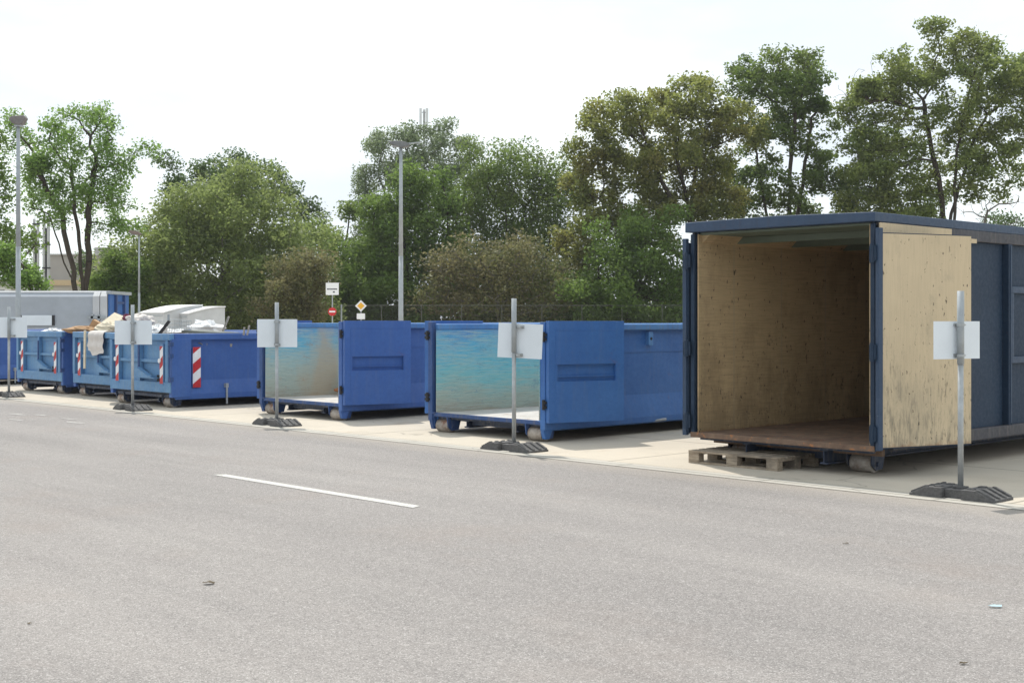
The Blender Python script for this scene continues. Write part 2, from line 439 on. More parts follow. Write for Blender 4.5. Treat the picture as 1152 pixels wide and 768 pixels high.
o = b.build('worn_road_marking', MAT['line2']); o.location = (0, 0, .004); o.rotation_euler = (0, 0, ANG); structure(o)

# litter on the asphalt
def litter(px, py, size, mat, label, cat, name):
    Y = 2519.4/(py-HOR); p = Vector(((px-576)/F*Y, Y, .005))
    b = MB(); n = 8; vs = []
    for k in range(n):
        t = 2*math.pi*k/n; q = size*(.55+.6*random.random())
        vs.append((q*math.cos(t)*1.4, q*math.sin(t)*.7, random.random()*size*.5))
    vs.append((0, 0, size*.35))
    b.add(vs, [(k, (k+1) % n, n) for k in range(n)])
    o = b.build(name, mat); o.location = p
    m = o.modifiers.new('thick', 'SOLIDIFY'); m.thickness = .002
    tag(o, label, cat)
litter(235, 657, .035, MAT['leafbit'], 'dark dry leaf lying on the asphalt left of the middle', 'leaf', 'fallen_leaf')
litter(951, 612, .02, MAT['leafbit'], 'tiny dark crumb on the asphalt below the open navy container', 'leaf', 'fallen_leaf')
litter(1120, 683, .035, MAT['bluebit'], 'pale bluish scrap of foil on the asphalt at the right edge', 'litter', 'foil_scrap')
litter(1084, 747, .022, MAT['leafbit'], 'small dark leaf on the asphalt near the bottom right corner', 'leaf', 'fallen_leaf')
litter(33, 702, .015, MAT['leafbit'], 'tiny dark crumb on the asphalt near the bottom left corner', 'leaf', 'fallen_leaf')

# ------------------------------------------------------------------ containers
def roller(parent, x, y, r=.1, L=.27, inner=1):
    b = MB(); b.tube((x-L/2, y, r), (x+L/2, y, r), r, r, 24)
    o = b.build('roller', MAT['roller'], parent, .008)
    for q in o.data.polygons: q.use_smooth = len(q.vertices) == 4
    g = MB()
    for sgn in (-1, 1):
        xx = x+sgn*(L/2+.02)
        g.prism([(y-.12, .24), (y+.17, .24), (y+.11, .04), (y-.02, .03), (y-.1, .09)], 'x', xx-.009, xx+.009)
    g.tube((x-L/2-.05, y, r), (x+L/2+.05, y, r), .028, .028, 10)
    g.build('roller_bracket', parent['frame_mat'] and MAT[parent['frame_mat']], o)
    return o

def underframe(t, W_, L, zf, ry, rx, fm):
    t['frame_mat'] = fm
    for s in (-1, 1):
        b = MB(); b.box(s*.53-.05, s*.53+.05, .12, L-.05, .09, .11); b.box(s*.53-.05, s*.53+.05, .12, L-.05, zf-.11, zf-.092)
        b.box(s*.53-.008, s*.53+.008, .12, L-.05, .11, zf-.11); b.build('longitudinal_beam', MAT['chassis'], t)
    b = MB()
    n = int(L/.75)
    for i in range(n+1):
        y = .07+i*(L-.2)/n; b.box(-W_/2+.08, W_/2-.08, y, y+.06, zf-.09, zf-.035)
    b.build('cross_member', MAT['chassis'], t)
    b = MB()                                    # stiffening plates hanging under the sill between the rollers
    b.prism([(-.62, zf-.09), (.5, zf-.09), (.44, .10), (-.50, .10)], 'y', .55, .57)
    b.build('stiffener_plate', MAT[fm], t)
    for s in (-1, 1):
        roller(t, s*rx, ry); roller(t, s*rx, L-.4)
    del t['frame_mat']

def hinge(door, z, mat, big=False):
    b = MB()
    b.tube((.0, -.035, z-.07), (.0, -.035, z+.07), .022, .022, 10)
    b.box(-.06, .045, -.03, -.012, z-.05, z-.012); b.box(-.06, .045, -.03, -.012, z+.012, z+.05)
    b.build('hinge', MAT[mat], door)

def open_container(name, label, u, v, W_=2.5, L=6.0, H=1.63, zf=.29, paintm='royal', lining='cyanA', lugs=(), doorang=14, group=None):
    t = thing(name, label, 'container', S(u, v), ANG, group)
    w = W_/2
    b = MB(); b.box(-w+.1, w-.1, .03, L-.04, zf-.03, zf); b.build('floor', MAT['floorpale'], t)
    b = MB(); b.box(-w+.02, w-.02, 0, .03, zf-.055, zf+.004)
    b.build('front_sill', MAT['darkblue'], t, .006)
    b = MB(); b.box(-w+.1, w-.1, .22, .28, zf-.12, zf-.04); b.box(-.5, .5, .2, .24, zf-.16, zf-.06); b.build('recessed_beam', MAT['chassis'], t)
    for s in (-1, 1):
        b = MB()
        prof = [(s*(w-.13), zf-.1), (s*(w-.13), H-.09), (s*(w-.10), H-.09), (s*(w-.10), .58), (s*w, .25), (s*w, .17), (s*(w-.03), .15)]
        b.prism(prof, 'y', .06, L)
        b.box(min(s*(w-.101), s*(w-.088)), max(s*(w-.101), s*(w-.088)), .06, L, 1.21, H-.09)
        b.build('side_wall', MAT[paintm], t)
        b = MB(); b.box(min(s*(w-.15), s*(w+.005)), max(s*(w-.15), s*(w+.005)), .05, L+.01, H-.09, H)
        b.build('top_rail', MAT['railtop'] if s < 0 else MAT['railtop'], t, .018)
        b = MB(); b.box(min(s*(w-.148), s*(w-.131)), max(s*(w-.148), s*(w-.131)), .02, L-.04, zf, H-.092)
        b.build('wall_lining', MAT[lining], t)
        b = MB(); b.box(min(s*(w-.085), s*(w+.01)), max(s*(w-.085), s*(w+.01)), -.02, .06, .17, H+.03)
        b.prism([(-.02, .17), (.16, .17), (.10, .04), (.02, .04)], 'x', min(s*(w-.085), s*(w-.015)), max(s*(w-.085), s*(w-.015)))
        b.prism([(s*(w-.02), .30), (s*(w-.16), zf+.005), (s*(w-.02), zf-.05)], 'y', -.015, .05)
        b.build('corner_post', MAT[paintm if s > 0 else 'darkblue'], t, .006)
    b = MB(); b.box(-w+.06, w-.06, L-.06, L, zf-.1, H-.09); b.build('back_wall', MAT[lining], t)
    b = MB(); b.box(-w, w, L-.08, L+.01, H-.088, H+.002); b.build('back_rail', MAT['railtop'], t, .015)
    for y, z in lugs:
        b = MB(); b.box(w-.09, w-.02, y-.05, y+.05, z-.10, z+.10); g = b.build('lashing_lug', MAT['railtop'], t, .006)
        b = MB(); b.tube((w-.022, y, z), (w-.012, y, z), .022, .022, 10); b.build('eye', MAT['dark'], g)
    # doors
    dw = W_/2-.02
    for s in (1, -1):
        z0, z1 = .27, H+.045
        pz0, pz1, py0, py1 = .84, 1.075, .14, dw-.14
        b = MB(); x0, x1 = 0, s*.085
        def bx(xa, xb, *r): b.box(min(xa, xb), max(xa, xb), *r)
        bx(x0, x1, 0, dw, z0, pz0); bx(x0, x1, 0, dw, pz1, z1); bx(x0, x1, 0, py0, pz0, pz1); bx(x0, x1, py1, dw, pz0, pz1)
        bx(x0, s*.03, py0, py1, pz0, pz1)
        # weld-on frame lines
        bx(x1, s*.089, .105, .117, z0+.1, z1-.12); bx(x1, s*.089, .117, dw-.06, z1-.132, z1-.12)
        bx(s*.03, s*.06, py0, py1, pz0+.06, pz0+.075)
        d = b.build('door', MAT[paintm], t, .006)
        d.location = (s*(w+.012), -.005, 0)
        d.rotation_euler = (0, 0, -s*R(doorang if s > 0 else 6))
        for z in (z1-.22, .52): hinge(d, z, 'dark')
        g = MB(); g.tube((s*.10, dw-.05, .5), (s*.10, dw-.05, 1.5), .014, .014, 8)
        for zz in (.55, 1.0, 1.45): g.box(min(s*.086, s*.115), max(s*.086, s*.115), dw-.07, dw-.03, zz-.02, zz+.02)
        if s < 0: g.build('locking_bar', MAT['darkblue'], d)
    underframe(t, W_, L, zf, .12, 1.0, 'darkblue')
    # small support leg / lever under the long side
    b = MB(); b.tube((w-.05, 2.1, .17), (w+.01, 2.55, .19), .022, .022, 8); b.build('release_lever', MAT['galv'], t)
    return t

c3 = open_container('open_container', 'blue open-top container with turquoise inner wall, next to the tall navy container', -14.17, 12.8, lugs=((2.25, 1.41),), doorang=15)
c2 = open_container('open_container', 'violet-blue open-top container with bleached, rust-stained inner wall and scrap inside', -19.18, 13.0, paintm='royal2', lining='cyanB', doorang=12)

def hazard(parent, face_x, y0, y1, z0, z1, s=1, n=4.0):
    """red and white diagonal film on a plate whose normal is +x (s) """
    b = MB(); b.cur = 0
    w = y1-y0; h = z1-z0; x = face_x
    b.box(x-.004, x, y0, y1, z0, z1)
    b.cur = 1
    step = h/n; sl = w*.75
    k = -1
    import itertools
    z = z0 - sl
    i = 0
    while z < z1:
        if i % 2 == 0:
            pts = [(y0, z), (y1, z+sl), (y1, z+sl+step), (y0, z+step)]
            # clip to z0..z1
            def clip(pts, zz, above):
                out = []
                for j in range(len(pts)):
                    a, c = pts[j], pts[(j+1) % len(pts)]
                    ia = (a[1] >= zz) if above else (a[1] <= zz); ic = (c[1] >= zz) if above else (c[1] <= zz)
                    if ia: out.append(a)
                    if ia != ic:
                        q = (zz-a[1])/(c[1]-a[1]); out.append((a[0]+(c[0]-a[0])*q, zz))
                return out
            pts = clip(pts, z0, True)
            if pts: pts = clip(pts, z1, False)
            if len(pts) > 2:
                b.prism(pts, 'x', x, x+.003)
        z += step; i += 1
    return b.build('hazard_plate', None, parent, mats=[MAT['whitefilm'], MAT['redfilm']])

def closed_container(label, u, v, L=5.6, H=1.42, mat='sky'):
    t = thing('closed_container', label, 'container', S(u, v), ANG, 'low waste containers with closed flaps')
    W_ = 2.5; w = W_/2; zf = .30
    # rear flap (faces the road): frame, ribs and recessed sheets
    b = MB()
    b.box(-w+.02, w-.02, .06, .10, zf, H-.02)
    flap = b.build('end_wall', MAT[mat], t)
    b = MB()
    b.box(-w, w, -.03, .06, H-.13, H); b.build('top_rail', MAT['railtop'] if mat != 'sky' else MAT['sky'], t, .015)
    b = MB(); b.box(-w+.01, w-.01, -.02, .06, zf-.01, zf+.19); b.build('bottom_beam', MAT[mat], t, .01)
    for x in (-w+.05, -.02, w-.16):
        b = MB(); b.box(x-.05, x+.06, -.025, .06, zf+.19, H-.13); b.build('upright', MAT[mat], t, .008)
    b = MB()
    for x0, x1 in ((-w+.11, -.07), (.04, w-.21)):
        b.box(x0, x1, .0, .06, .86, .92)
        b.box(x0, x1, .045, .06, H-.22, H-.13)
    b.build('cross_rib', MAT['sky'], t, .006)
    b = MB()
    b.prism([(.04, .76), (.5, .60), (.62, .60), (.62, .57), (.04, .57)], 'y', -.10, -.0)
    b.box(.04, .75, -.10, 0, .555, .572)
    b.build('gusset_shelf', MAT['sky'], t)
    b = MB(); b.box(.64, .74, .02, .06, .46, .62); b.build('lock_slot', MAT['dark'], t)
    b = MB(); b.box(-.015, .035, -.045, -.026, .66, 1.2); b.build('post_strap', MAT['darkblue'], t)
    # hazard strips on the ribs, facing the road
    for x in (-w+.34, w-.34):
        pl = hazard(t, 0, -.06, .06, .46, 1.18)
        pl.rotation_euler = (0, 0, -math.pi/2); pl.location = (x, -.03, 0)
        q = MB(); q.tube((x-.05, -.035, .90), (x-.05, -.055, .90), .045, .045, 14)
        q.build('reflector', MAT['whitefilm'], t)
        q = MB(); q.box(x-.07, x+.07, -.026, .055, .42, 1.22); q.build('plate_backing', MAT[mat], t)
    # long sides
    for s in (-1, 1):
        b = MB()
        b.prism([(s*(w-.13), zf-.08), (s*(w-.13), H-.1), (s*(w-.10), H-.1), (s*(w-.10), .52), (s*(w-.01), .26), (s*(w-.01), .16), (s*(w-.04), .16)], 'y', .10, L)
        b.build('side_wall', MAT['royal2'], t)
        b = MB(); b.box(min(s*(w-.14), s*(w+.004)), max(s*(w-.14), s*(w+.004)), .06, L, H-.12, H+.004); b.build('side_rail', MAT['royal2'], t, .018)
        b = MB(); b.box(min(s*(w-.10), s*(w+.012)), max(s*(w-.10), s*(w+.012)), 0, .42, .2, H-.1); b.build('corner_post', MAT['royal2'], t, .01)
        if s > 0:
            hazard(t, w-.022, .47, .64, .38, 1.16)
            q = MB(); q.box(w-.10, w-.027, .46, .66, .40, 1.14); q.build('plate_backing', MAT['royal2'], t)
            g = MB()
            for z in (.55, 1.0, 1.22): g.box(w-.02, w+.03, -.06, .03, z-.04, z+.04)
            g.tube((w, -.045, .5), (w, -.045, 1.27), .014, .014, 8)
            g.build('hinge', MAT['darkblue'], t)
    b = MB(); b.box(-w+.06, w-.06, L-.06, L+.02, .2, H); b.build('back_wall', MAT['royal2'], t)
    b = MB(); b.box(-w+.1, w-.1, .1, L-.06, zf-.05, zf-.02); b.build('floor', MAT['chassis'], t)
    b = MB(); b.tube((w+.01, 1.2, .42), (w+.01, 1.2, .04), .02, .02, 8); b.box(w-.05, w+.03, 1.17, 1.23, .36, .44); b.build('support_leg', MAT['galv'], t)
    underframe(t, W_, L, zf-.02, .16, .95, 'chassis')
    return t
k1 = closed_container('low blue container with white sheets on top, nearest of the low ones', -24.0, 12.5)
k2 = closed_container('low blue container with a pale cloth hanging over its edge', -26.9, 13.05)
k3 = closed_container('low blue container third from the right, mostly empty, near the leftmost sign post', -29.95, 13.05)
k4 = closed_container('low blue container cut by the left edge of the photo', -35.1, 12.9, mat='royal')

# refuse heaps inside (uncountable)
def heap(u, v, zmax, seed):
    rng = random.Random(seed); b = MB(); nx, ny = 14, 26
    g = [[.35+(zmax-.35)*max(0, 1-abs((i-6.5)/7)**4)*(.75+.25*rng.random()) for i in range(nx)] for j in range(ny)]
    vs = [(-1.12+2.24*i/(nx-1), .15+5.2*j/(ny-1), g[j][i]) for j in range(ny) for i in range(nx)]
    b.add(vs, [(j*nx+i, j*nx+i+1, (j+1)*nx+i+1, (j+1)*nx+i) for j in range(ny-1) for i in range(nx-1)])
    for _ in range(160):
        x, y = rng.uniform(-1, 1), rng.uniform(.3, 5.1); zz = zmax-.05
        m = Matrix.Rotation(rng.uniform(0, 3), 3, 'Z') @ Matrix.Rotation(rng.uniform(-.5, .5), 3, 'X')
        b.cur = rng.randrange(4)
        b.obox((x, y, zz-rng.random()*.1), (rng.uniform(.1, .5), rng.uniform(.05, .3), rng.uniform(.01, .08)), m)
    o = b.build('refuse_heap', None, mats=[MAT['debris'], MAT['greywood'], MAT['foamwhite'], MAT['cardboard']])
    o.location = S(u, v); o.rotation_euler = (0, 0, ANG)
    o['kind'] = 'stuff'; return o
h = heap(-24.0, 12.5, 1.33, 1); tag(h, 'mixed refuse filling the low container with the white sheets', 'refuse')
h = heap(-26.9, 13.05, 1.33, 2); tag(h, 'mixed refuse filling the low container with the hanging cloth', 'refuse')
h = heap(-29.95, 13.05, 1.28, 3); tag(h, 'mixed refuse in the third low container from the right', 'refuse')

def crumple(name, label, cat, center, size, mat, seed, amp=.35, group=None):
    rng = random.Random(seed); n = 26; m = 14; vs = []; ph1, ph2, ph3 = [rng.uniform(0, 6) for _ in range(3)]
    for j in range(m+1):
        ph = math.pi*j/m
        for i in range(n):
            th = 2*math.pi*i/n; r = 1-amp*.6+amp*.75*rng.random()+amp*.45*math.sin(3*th+ph1+2*ph)+amp*.35*math.sin(5*th+ph2-3*ph)+amp*.3*math.sin(7*ph+ph3)
            vs.append((size[0]*r*math.sin(ph)*math.cos(th), size[1]*r*math.sin(ph)*math.sin(th), size[2]*r*math.cos(ph)))
    b = MB(); b.add(vs, [(j*n+i, j*n+(i+1) % n, (j+1)*n+(i+1) % n, (j+1)*n+i) for j in range(m) for i in range(n)])
    o = b.build(name, mat); o.location = center
    tag(o, label, cat, group); return o
def plank(name, label, cat, p0, p1, w, th, mat, twist=0, group=None):
    p0, p1 = Vector(p0), Vector(p1); d = p1-p0
    b = MB(); b.box(-w/2, w/2, -th/2, th/2, 0, d.length)
    o = b.build(name, mat, None, .004); o.location = p0
    q = d.to_track_quat('Z', 'Y'); o.rotation_euler = (q.to_matrix() @ Matrix.Rotation(twist, 3, 'Z')).to_euler()
    tag(o, label, cat, group); return o

# items on the nearest low container
crumple('plastic_sheet', 'crumpled bright white plastic film heaped on a dark board, right part of the low container', 'plastic film', W(231, 369.5, 28), (.36, .35, .16), MAT['foamwhite'], 5)
plank('dark_board', 'dark grey-green board lying flat under the white film on the container rim', 'board', W(215, 372.5, 27.2), W(258, 375.2, 26.2), .45, .05, MAT['greyboard'], 0)
plank('grey_plank', 'pale grey plank leaning upward beside the white film', 'plank', W(249, 377, 27), W(257.5, 356, 27), .09, .03, MAT['greywood'])
plank('metal_profile', 'dark metal profile sticking up from the refuse behind the second sign board', 'metal bar', W(179, 376, 26.5), W(190.5, 361, 26.5), .09, .05, MAT['dark'])
plank('grey_post_end', 'short grey post end standing above the dark metal profile', 'metal bar', W(189.5, 364, 26.6), W(189.7, 353.5, 26.6), .04, .04, MAT['galv_dull'])
crumple('plastic_bag', 'white plastic bag beside the dark metal profile', 'plastic bag', W(178, 372, 27), (.20, .25, .12), MAT['foamwhite'], 8)
crumple('grey_tarpaulin', 'grey-white tarpaulin bulging above the second sign board', 'tarpaulin', W(158, 360, 28), (.30, .3, .13), MAT['cloth'], 9, .2)
crumple('red_rag', 'dark red and purple rag left of the second sign post above its board', 'rag', W(143, 358, 28.5), (.10, .1, .09), plain('dark_red_cloth', (.16, .03, .06), .9), 10)
crumple('white_sheet_pile', 'flat white sheets lying behind the low container rim right of the second sign board', 'plastic film', W(196, 374.5, 27.5), (.42, .3, .07), MAT['foamwhite'], 11)
for i, (x, y) in enumerate(((275, 368), (279, 366))):
    plank('wood_offcut', 'short pale wood offcut sticking up beside the open violet-blue container, ' + ('lower one', 'taller one')[i], 'wood offcut', W(x-1, 377, 26), W(x+1.5*i, y, 26), .06, .03, MAT['greywood'])
# wire crate
t = thing('wire_crate', 'bent grey wire crate lying in the refuse between two white sheets', 'wire crate', W(196, 375, 27.2), ANG)
b = MB()
for zz in (0, .09, .18, .26):
    b.path([(-.34, -.2, zz), (.34, -.2, zz-.05), (.34, .2, zz), (-.34, .2, zz+.03), (-.34, -.2, zz)], .006, 5)
b.build('hoop', MAT['galv_dull'], t)
b = MB()
for i in range(8):
    x = -.34+.68*i/7; b.tube((x, -.2, 0), (x+.05, -.2, .26-.02*i), .005, n=5); b.tube((x, .2, 0), (x, .2, .27), .005, n=5)
b.build('bar', MAT['galv_dull'], t)

# items on the second low container
Yc = 29.2
plank('leaning_panel', 'cream upholstered board leaning up from the second low container toward the blue press end', 'panel', W(112, 374, 29.4), W(135, 356, 29.9), .30, .12, MAT['cream'], .4)
crumple('cream_cushion', 'cream cushion stuffed under the leaning panel', 'cushion', W(123, 368, 29.6), (.30, .2, .12), MAT['cream'], 14, .18)
crumple('cardboard_sheet', 'flattened brown cardboard lying on the refuse left of the hanging cloth', 'cardboard', W(94, 371, 29.8), (.44, .3, .09), MAT['cardboard'], 15, .2)
b = MB(); b.prism([(-.22, 0), (.22, 0), (.10, .22), (-.04, .30), (-.12, .16)], 'y', -.1, .1)
o = b.build('cardboard_box', MAT['cardboard']); o.location = W(108, 374, 29.9); tag(o, 'torn brown cardboard box with peaked flap behind the cream panel', 'cardboard box')
def hanging_cloth():
    b = MB(); nx, nz = 16, 20
    vs = []
    prof = [(.35, 1.44), (.12, 1.455), (-.02, 1.452), (-.055, 1.40)] + [(-.065-.01*math.sin(k*.8), 1.40-.029*k) for k in range(1, 17)]
    for j, (y, z) in enumerate(prof):
        for i in range(nx+1):
            x = i/nx
            wv = .012*math.sin(x*19+j*.15)*(min(1, j/6))
            zz = z - (.10*(1-x)*(-1) if False else 0)
            if j > 12: zz = z + (.10 if x < .22 else 0)*(j-12)/7 - .03*math.sin(x*5)*(j-12)/7
            vs.append((-.42+.74*x+.02*math.sin(j*.4), y+wv-.01, zz))
    b.add(vs, [(j*(nx+1)+i, j*(nx+1)+i+1, (j+1)*(nx+1)+i+1, (j+1)*(nx+1)+i) for j in range(len(prof)-1) for i in range(nx)])
    o = b.build('hanging_cloth', MAT['cloth']); s = o.modifiers.new('t', 'SOLIDIFY'); s.thickness = .008
    s = o.modifiers.new('s', 'SUBSURF'); s.render_levels = 1
    for q in o.data.polygons: q.use_smooth = True
    o.location = S(-26.9, 13.05); o.rotation_euler = (0, 0, ANG)
    tag(o, 'pale greyish cloth hanging over the front edge of the second low container', 'cloth')
hanging_cloth()
plank('wood_lath', 'long pale wood lath hanging down in front of the second low container beside the cloth', 'lath', S(-26.9-.50, 12.955, .62), S(-26.9-.50, 12.965, 1.46), .075, .03, MAT['cream'], 0)
# paper pieces on the third
for i, (x, y, w_) in enumerate(((55, 373, .20), (60, 371.5, .12), (67, 373, .10))):
    crumple('white_paper', ('long', 'raised', 'small')[i] + ' white crumpled paper piece on the rim of the third low container', 'paper', W(x, y, 31), (w_, .12, .05), MAT['foamwhite'], 20+i)
# scrap in the violet container
def scrapboard(name, label, loc, size, rot, mat):
    b = MB(); b.obox((0, 0, 0), size, None); o = b.build(name, mat, None, .01); o.location = loc; o.rotation_euler = rot; tag(o, label, 'scrap')
scrapboard('bark_slab', 'dark rust-brown broken slab leaning on the inner wall of the violet-blue container', S(-19.75, 14.9, .47), (.75, .5, .06), (.2, -.25, ANG+.6), MAT['rustrubble'])
scrapboard('orange_offcut', 'orange-brown offcut lying flat on the floor of the violet-blue container', S(-19.2, 14.2, .33), (.6, .25, .06), (0, .05, ANG+.9), MAT['rustrubble'])
crumple('rusty_lump', 'crumpled rusty sheet on the floor of the violet-blue container behind the offcut', 'scrap', S(-19.85, 14.7, .40), (.35, .22, .13), MAT['rustrubble'], 31)

# ------------------------------------------------------------------ tall navy container
def tall_container():
    W_ = 2.5; w = W_/2; L = 6.6; H = 2.74; zf = .345
    t = thing('tall_container', 'tall navy roofed container with cream lining, standing open at its road end', 'container', S(-8.82, 12.45), ANG)
    b = MB(); b.box(-w+.05, w-.05, .0, L, zf-.045, zf); b.build('floor', MAT['rust'], t, .004)
    b = MB(); b.box(-w+.0, w+.0, -.02, .0, zf-.06, zf+.004); b.box(-w+.1, w-.1, .30, .36, zf-.14, zf-.05); b.build('front_sill', MAT['rust'], t, .005)
    for s in (-1, 1):
        b = MB(); b.box(min(s*(w-.07), s*(w-.03)), max(s*(w-.07), s*(w-.03)), .05, L, zf-.05, H); b.build('side_wall', MAT['navy'], t)
        b = MB(); b.box(min(s*(w-.09), s*(w-.071)), max(s*(w-.09), s*(w-.071)), .03, L-.05, zf, H-.02); b.build('wall_lining', MAT['tanin'], t)
        b = MB(); b.box(min(s*(w-.055), s*(w+.0)), max(s*(w-.055), s*(w+.0)), -.015, .028, zf-.06, H-.02)
        b.build('corner_post', MAT['navy'], t, .006)
        b = MB(); b.box(min(s*(w-.03), s*(w+.04)), max(s*(w-.03), s*(w+.04)), .3, L, zf-.07, zf+.07); b.build('bottom_rail', MAT['mauve'], t, .01)
        b = MB(); b.box(min(s*(w-.03), s*(w+.03)), max(s*(w-.03), s*(w+.03)), .05, L, H-.13, H-.0); b.build('top_rail', MAT['mauve'], t, .01)
    # outside ribs and recessed frames, right side
    for y in (1.9, 2.98, 4.4, 5.8):
        b = MB(); b.box(w-.03, w+.05, y-.05, y+.05, zf+.07, H-.13); b.build('wall_rib', MAT['navy'], t, .008)
        b = MB(); b.box(w+.05, w+.058, y-.012, y+.012, zf+.1, H-.15); b.build('weld_strip', MAT['navyroof'], t)
    for y0, y1 in ((3.06, 4.3), (4.5, 5.7)):
        b = MB()
        b.box(w-.03, w+.02, y0, y1, 2.02, 2.10); b.box(w-.03, w+.02, y0, y1, 1.16, 1.24)
        b.box(w-.03, w+.02, y0, y0+.07, 1.24, 2.02); b.box(w-.03, w+.02, y1-.07, y1, 1.24, 2.02)
        b.build('panel_frame', MAT['navyroof'], t, .006)
    b = MB(); b.box(w+.031, w+.045, .02, 1.55, H-.14, H-.01); b.box(w+.031, w+.04, 1.55, 2.15, H-.15, H-.10); b.build('cream_batten', MAT['tan'], t)
    b = MB(); b.box(-w+.05, w-.05, L-.06, L, zf, H); b.build('back_wall', MAT['tanin'], t)
    # roof
    b = MB(); b.prism([(-w-.05, H), (w+.03, H), (w+.03, H+.10), (0, H+.13), (-w-.05, H+.12)], 'y', -.06, L+.05)
    b.build('roof', MAT['navyroof'], t, .01)
    b = MB(); b.box(-w+.09, w-.09, .06, L-.06, H-.03, H-.004); b.build('ceiling', MAT['ceil'], t)
    for y in (.75, 1.9, 3.1, 4.3, 5.5):
        b = MB(); b.box(-w+.09, w-.09, y, y+.07, H-.11, H-.03); b.build('ceiling_beam', MAT['ceil'], t, .005)
    b = MB(); b.prism([(-w+.09, H-.13), (-w+.09, H-.03), (-w+.2, H-.03)], 'y', .1, L-.1); b.build('eaves_batten', MAT['tanin'], t)
    # doors
    dw = 1.26
    for s in (1, -1):
        b = MB(); b.cur = 0
        z0, z1 = .325, H-.12
        b.box(min(.0, s*.06), max(0, s*.06), .0, dw, z0, z1)
        b.cur = 1; b.box(min(s*.06, s*.068), max(s*.06, s*.068), .035, dw-.0, z0+.012, z1-.01)
        d = b.build('door', None, t, 0, mats=[MAT['navy'], MAT['tan']])
        d.location = (s*(w+.02), -.03, 0); d.rotation_euler = (0, 0, -s*R(19 if s > 0 else 5))
        g = MB(); g.box(min(s*.02, s*.075), max(s*.02, s*.075), -.02, .04, z0-.02, z1+.05); g.build('door_edge', MAT['navyroof'], d, .006)
        for z in (2.40, 1.35, .48):
            g = MB(); g.tube((0, -.04, z-.1), (0, -.04, z+.1), .03, .03, 12); g.box(-.05, .05, -.045, -.022, z-.08, z+.08)
            g.build('hinge', MAT['navy'], d, .004)
        if s < 0:
            g = MB()
            for yy in (dw-.15,):
                g.tube((s*.10, yy, .35), (s*.10, yy, 2.5), .02, .02, 10)
            g.box(-.11, -.07, .3, 1.0, 1.2, 1.26); g.build('locking_bar', MAT['navyroof'], d)
    underframe(t, W_, L, zf, .48, .82, 'chassis')
    return t
tall_container()

# ------------------------------------------------------------------ pallet
def pallet():
    t = thing('wooden_pallet', 'weathered wooden pallet on the concrete in front of the tall navy container', 'pallet', S(-9.32, 12.66), ANG)
    rng = random.Random(5)
    for i, x in enumerate((-.5475, 0, .5475)):
        pass
    for i, (y, wd) in enumerate(((-.3275, .145), (-.165, .10), (0, .145), (.165, .10), (.3275, .145))):
        b = MB(); b.box(-.6, .6, y-wd/2, y+wd/2, .122, .144+rng.random()*.003)
        b.build('deck_board', MAT['pallet'], t, .003)
    for x in (-.5275, 0, .5275):
        b = MB(); b.box(x-.0725, x+.0725, -.4, .4, .1, .1215); b.build('stringer_board', MAT['pallet'], t, .003)
    for y in (-.35, 0, .35):
        b = MB(); b.box(-.6, .6, y-.05, y+.05, 0, .022); b.build('bottom_board', MAT['pallet'], t, .003)
        for x in (-.5275, 0, .5275):
            b = MB(); b.box(x-.0725, x+.0725, y-.05, y+.05, .0225, .0995); b.build('block', MAT['pallet'], t, .004)
    t.rotation_euler = (0, 0, ANG+.01); t.scale = (1.05, 1.03, 1.03)
pallet()

# ------------------------------------------------------------------ sign posts with rubber feet
def sign_post():
    t = thing('sign_post', 'x', 'sign post', S(-6.23, 11.76), ANG, 'sign posts along the gutter')
    # foot
    b = MB()
    for s in (-1, 1):
        xs = [(s*.10, 0), (s*.10, .115), (s*.25, .115), (s*.40, .035), (s*.43, .03), (s*.43, 0)]
        b.prism(xs, 'y', -.20, .20)
        for y in (-.17, -.06, .06, .17):            # ribs on the sloping end
            b.prism([(s*.24, .11), (s*.24, .130), (s*.27, .128), (s*.42, .050), (s*.42, .02)], 'y', y-.018, y+.018)
        b.box(min(s*.13, s*.2), max(s*.13, s*.2), -.15, -.08, .115, .128); b.box(min(s*.13, s*.2), max(s*.13, s*.2), .08, .15, .115, .128)
    b.box(-.10, .10, -.13, .13, 0, .098)
    b.box(-.06, .06, -.05, .05, .098, .125)
    foot = b.build('rubber_foot', MAT['rubber'], t, .008); foot.scale = (1, 1, .86)
    b = MB(); b.tube((0, 0, .1), (0, 0, 1.30), .027, .027, 16); pole = b.build('pole', MAT['galv'], t)
    for q in pole.data.polygons: q.use_smooth = len(q.vertices) == 4
    b = MB(); b.tube((0, 0, 1.27), (0, 0, 1.97), .033, .033, 16); sl = b.build('pole_sleeve', MAT['galv_dull'], t)
    for q in sl.data.polygons: q.use_smooth = len(q.vertices) == 4
    b = MB(); b.box(-.31, .31, .045, .049, 1.28, 1.70)
    board = b.build('sign_board', MAT['signwhite'], t)
    b = MB()
    for z in (1.32, 1.66):
        b.box(-.05, .05, .034, .045, z-.018, z+.018); b.tube((0, 0, z-.014), (0, 0, z+.014), .040, .040, 16)
        b.tube((.045, -.02, z), (.045, .045, z), .006, .006, 6)
    b.build('clamp', MAT['galv'], board)
    return t, board
p5, bd = sign_post()
def place(t, u, v, w, h, z1, rot, label, tilt=0, slide=0):
    t.location = S(u, v); t['label'] = label
    for c in children(t):
        if c.name.startswith('sign_board'):
            c.rotation_euler = (0, tilt, rot-ANG)
            c.scale = (w/.62, 1, h/.42); c.location = (math.cos(rot-ANG)*slide, math.sin(rot-ANG)*slide, z1-1.70*h/.42)
        if c.name.startswith('rubber_foot'): c.rotation_euler = (0, 0, random.uniform(-.05, .05))
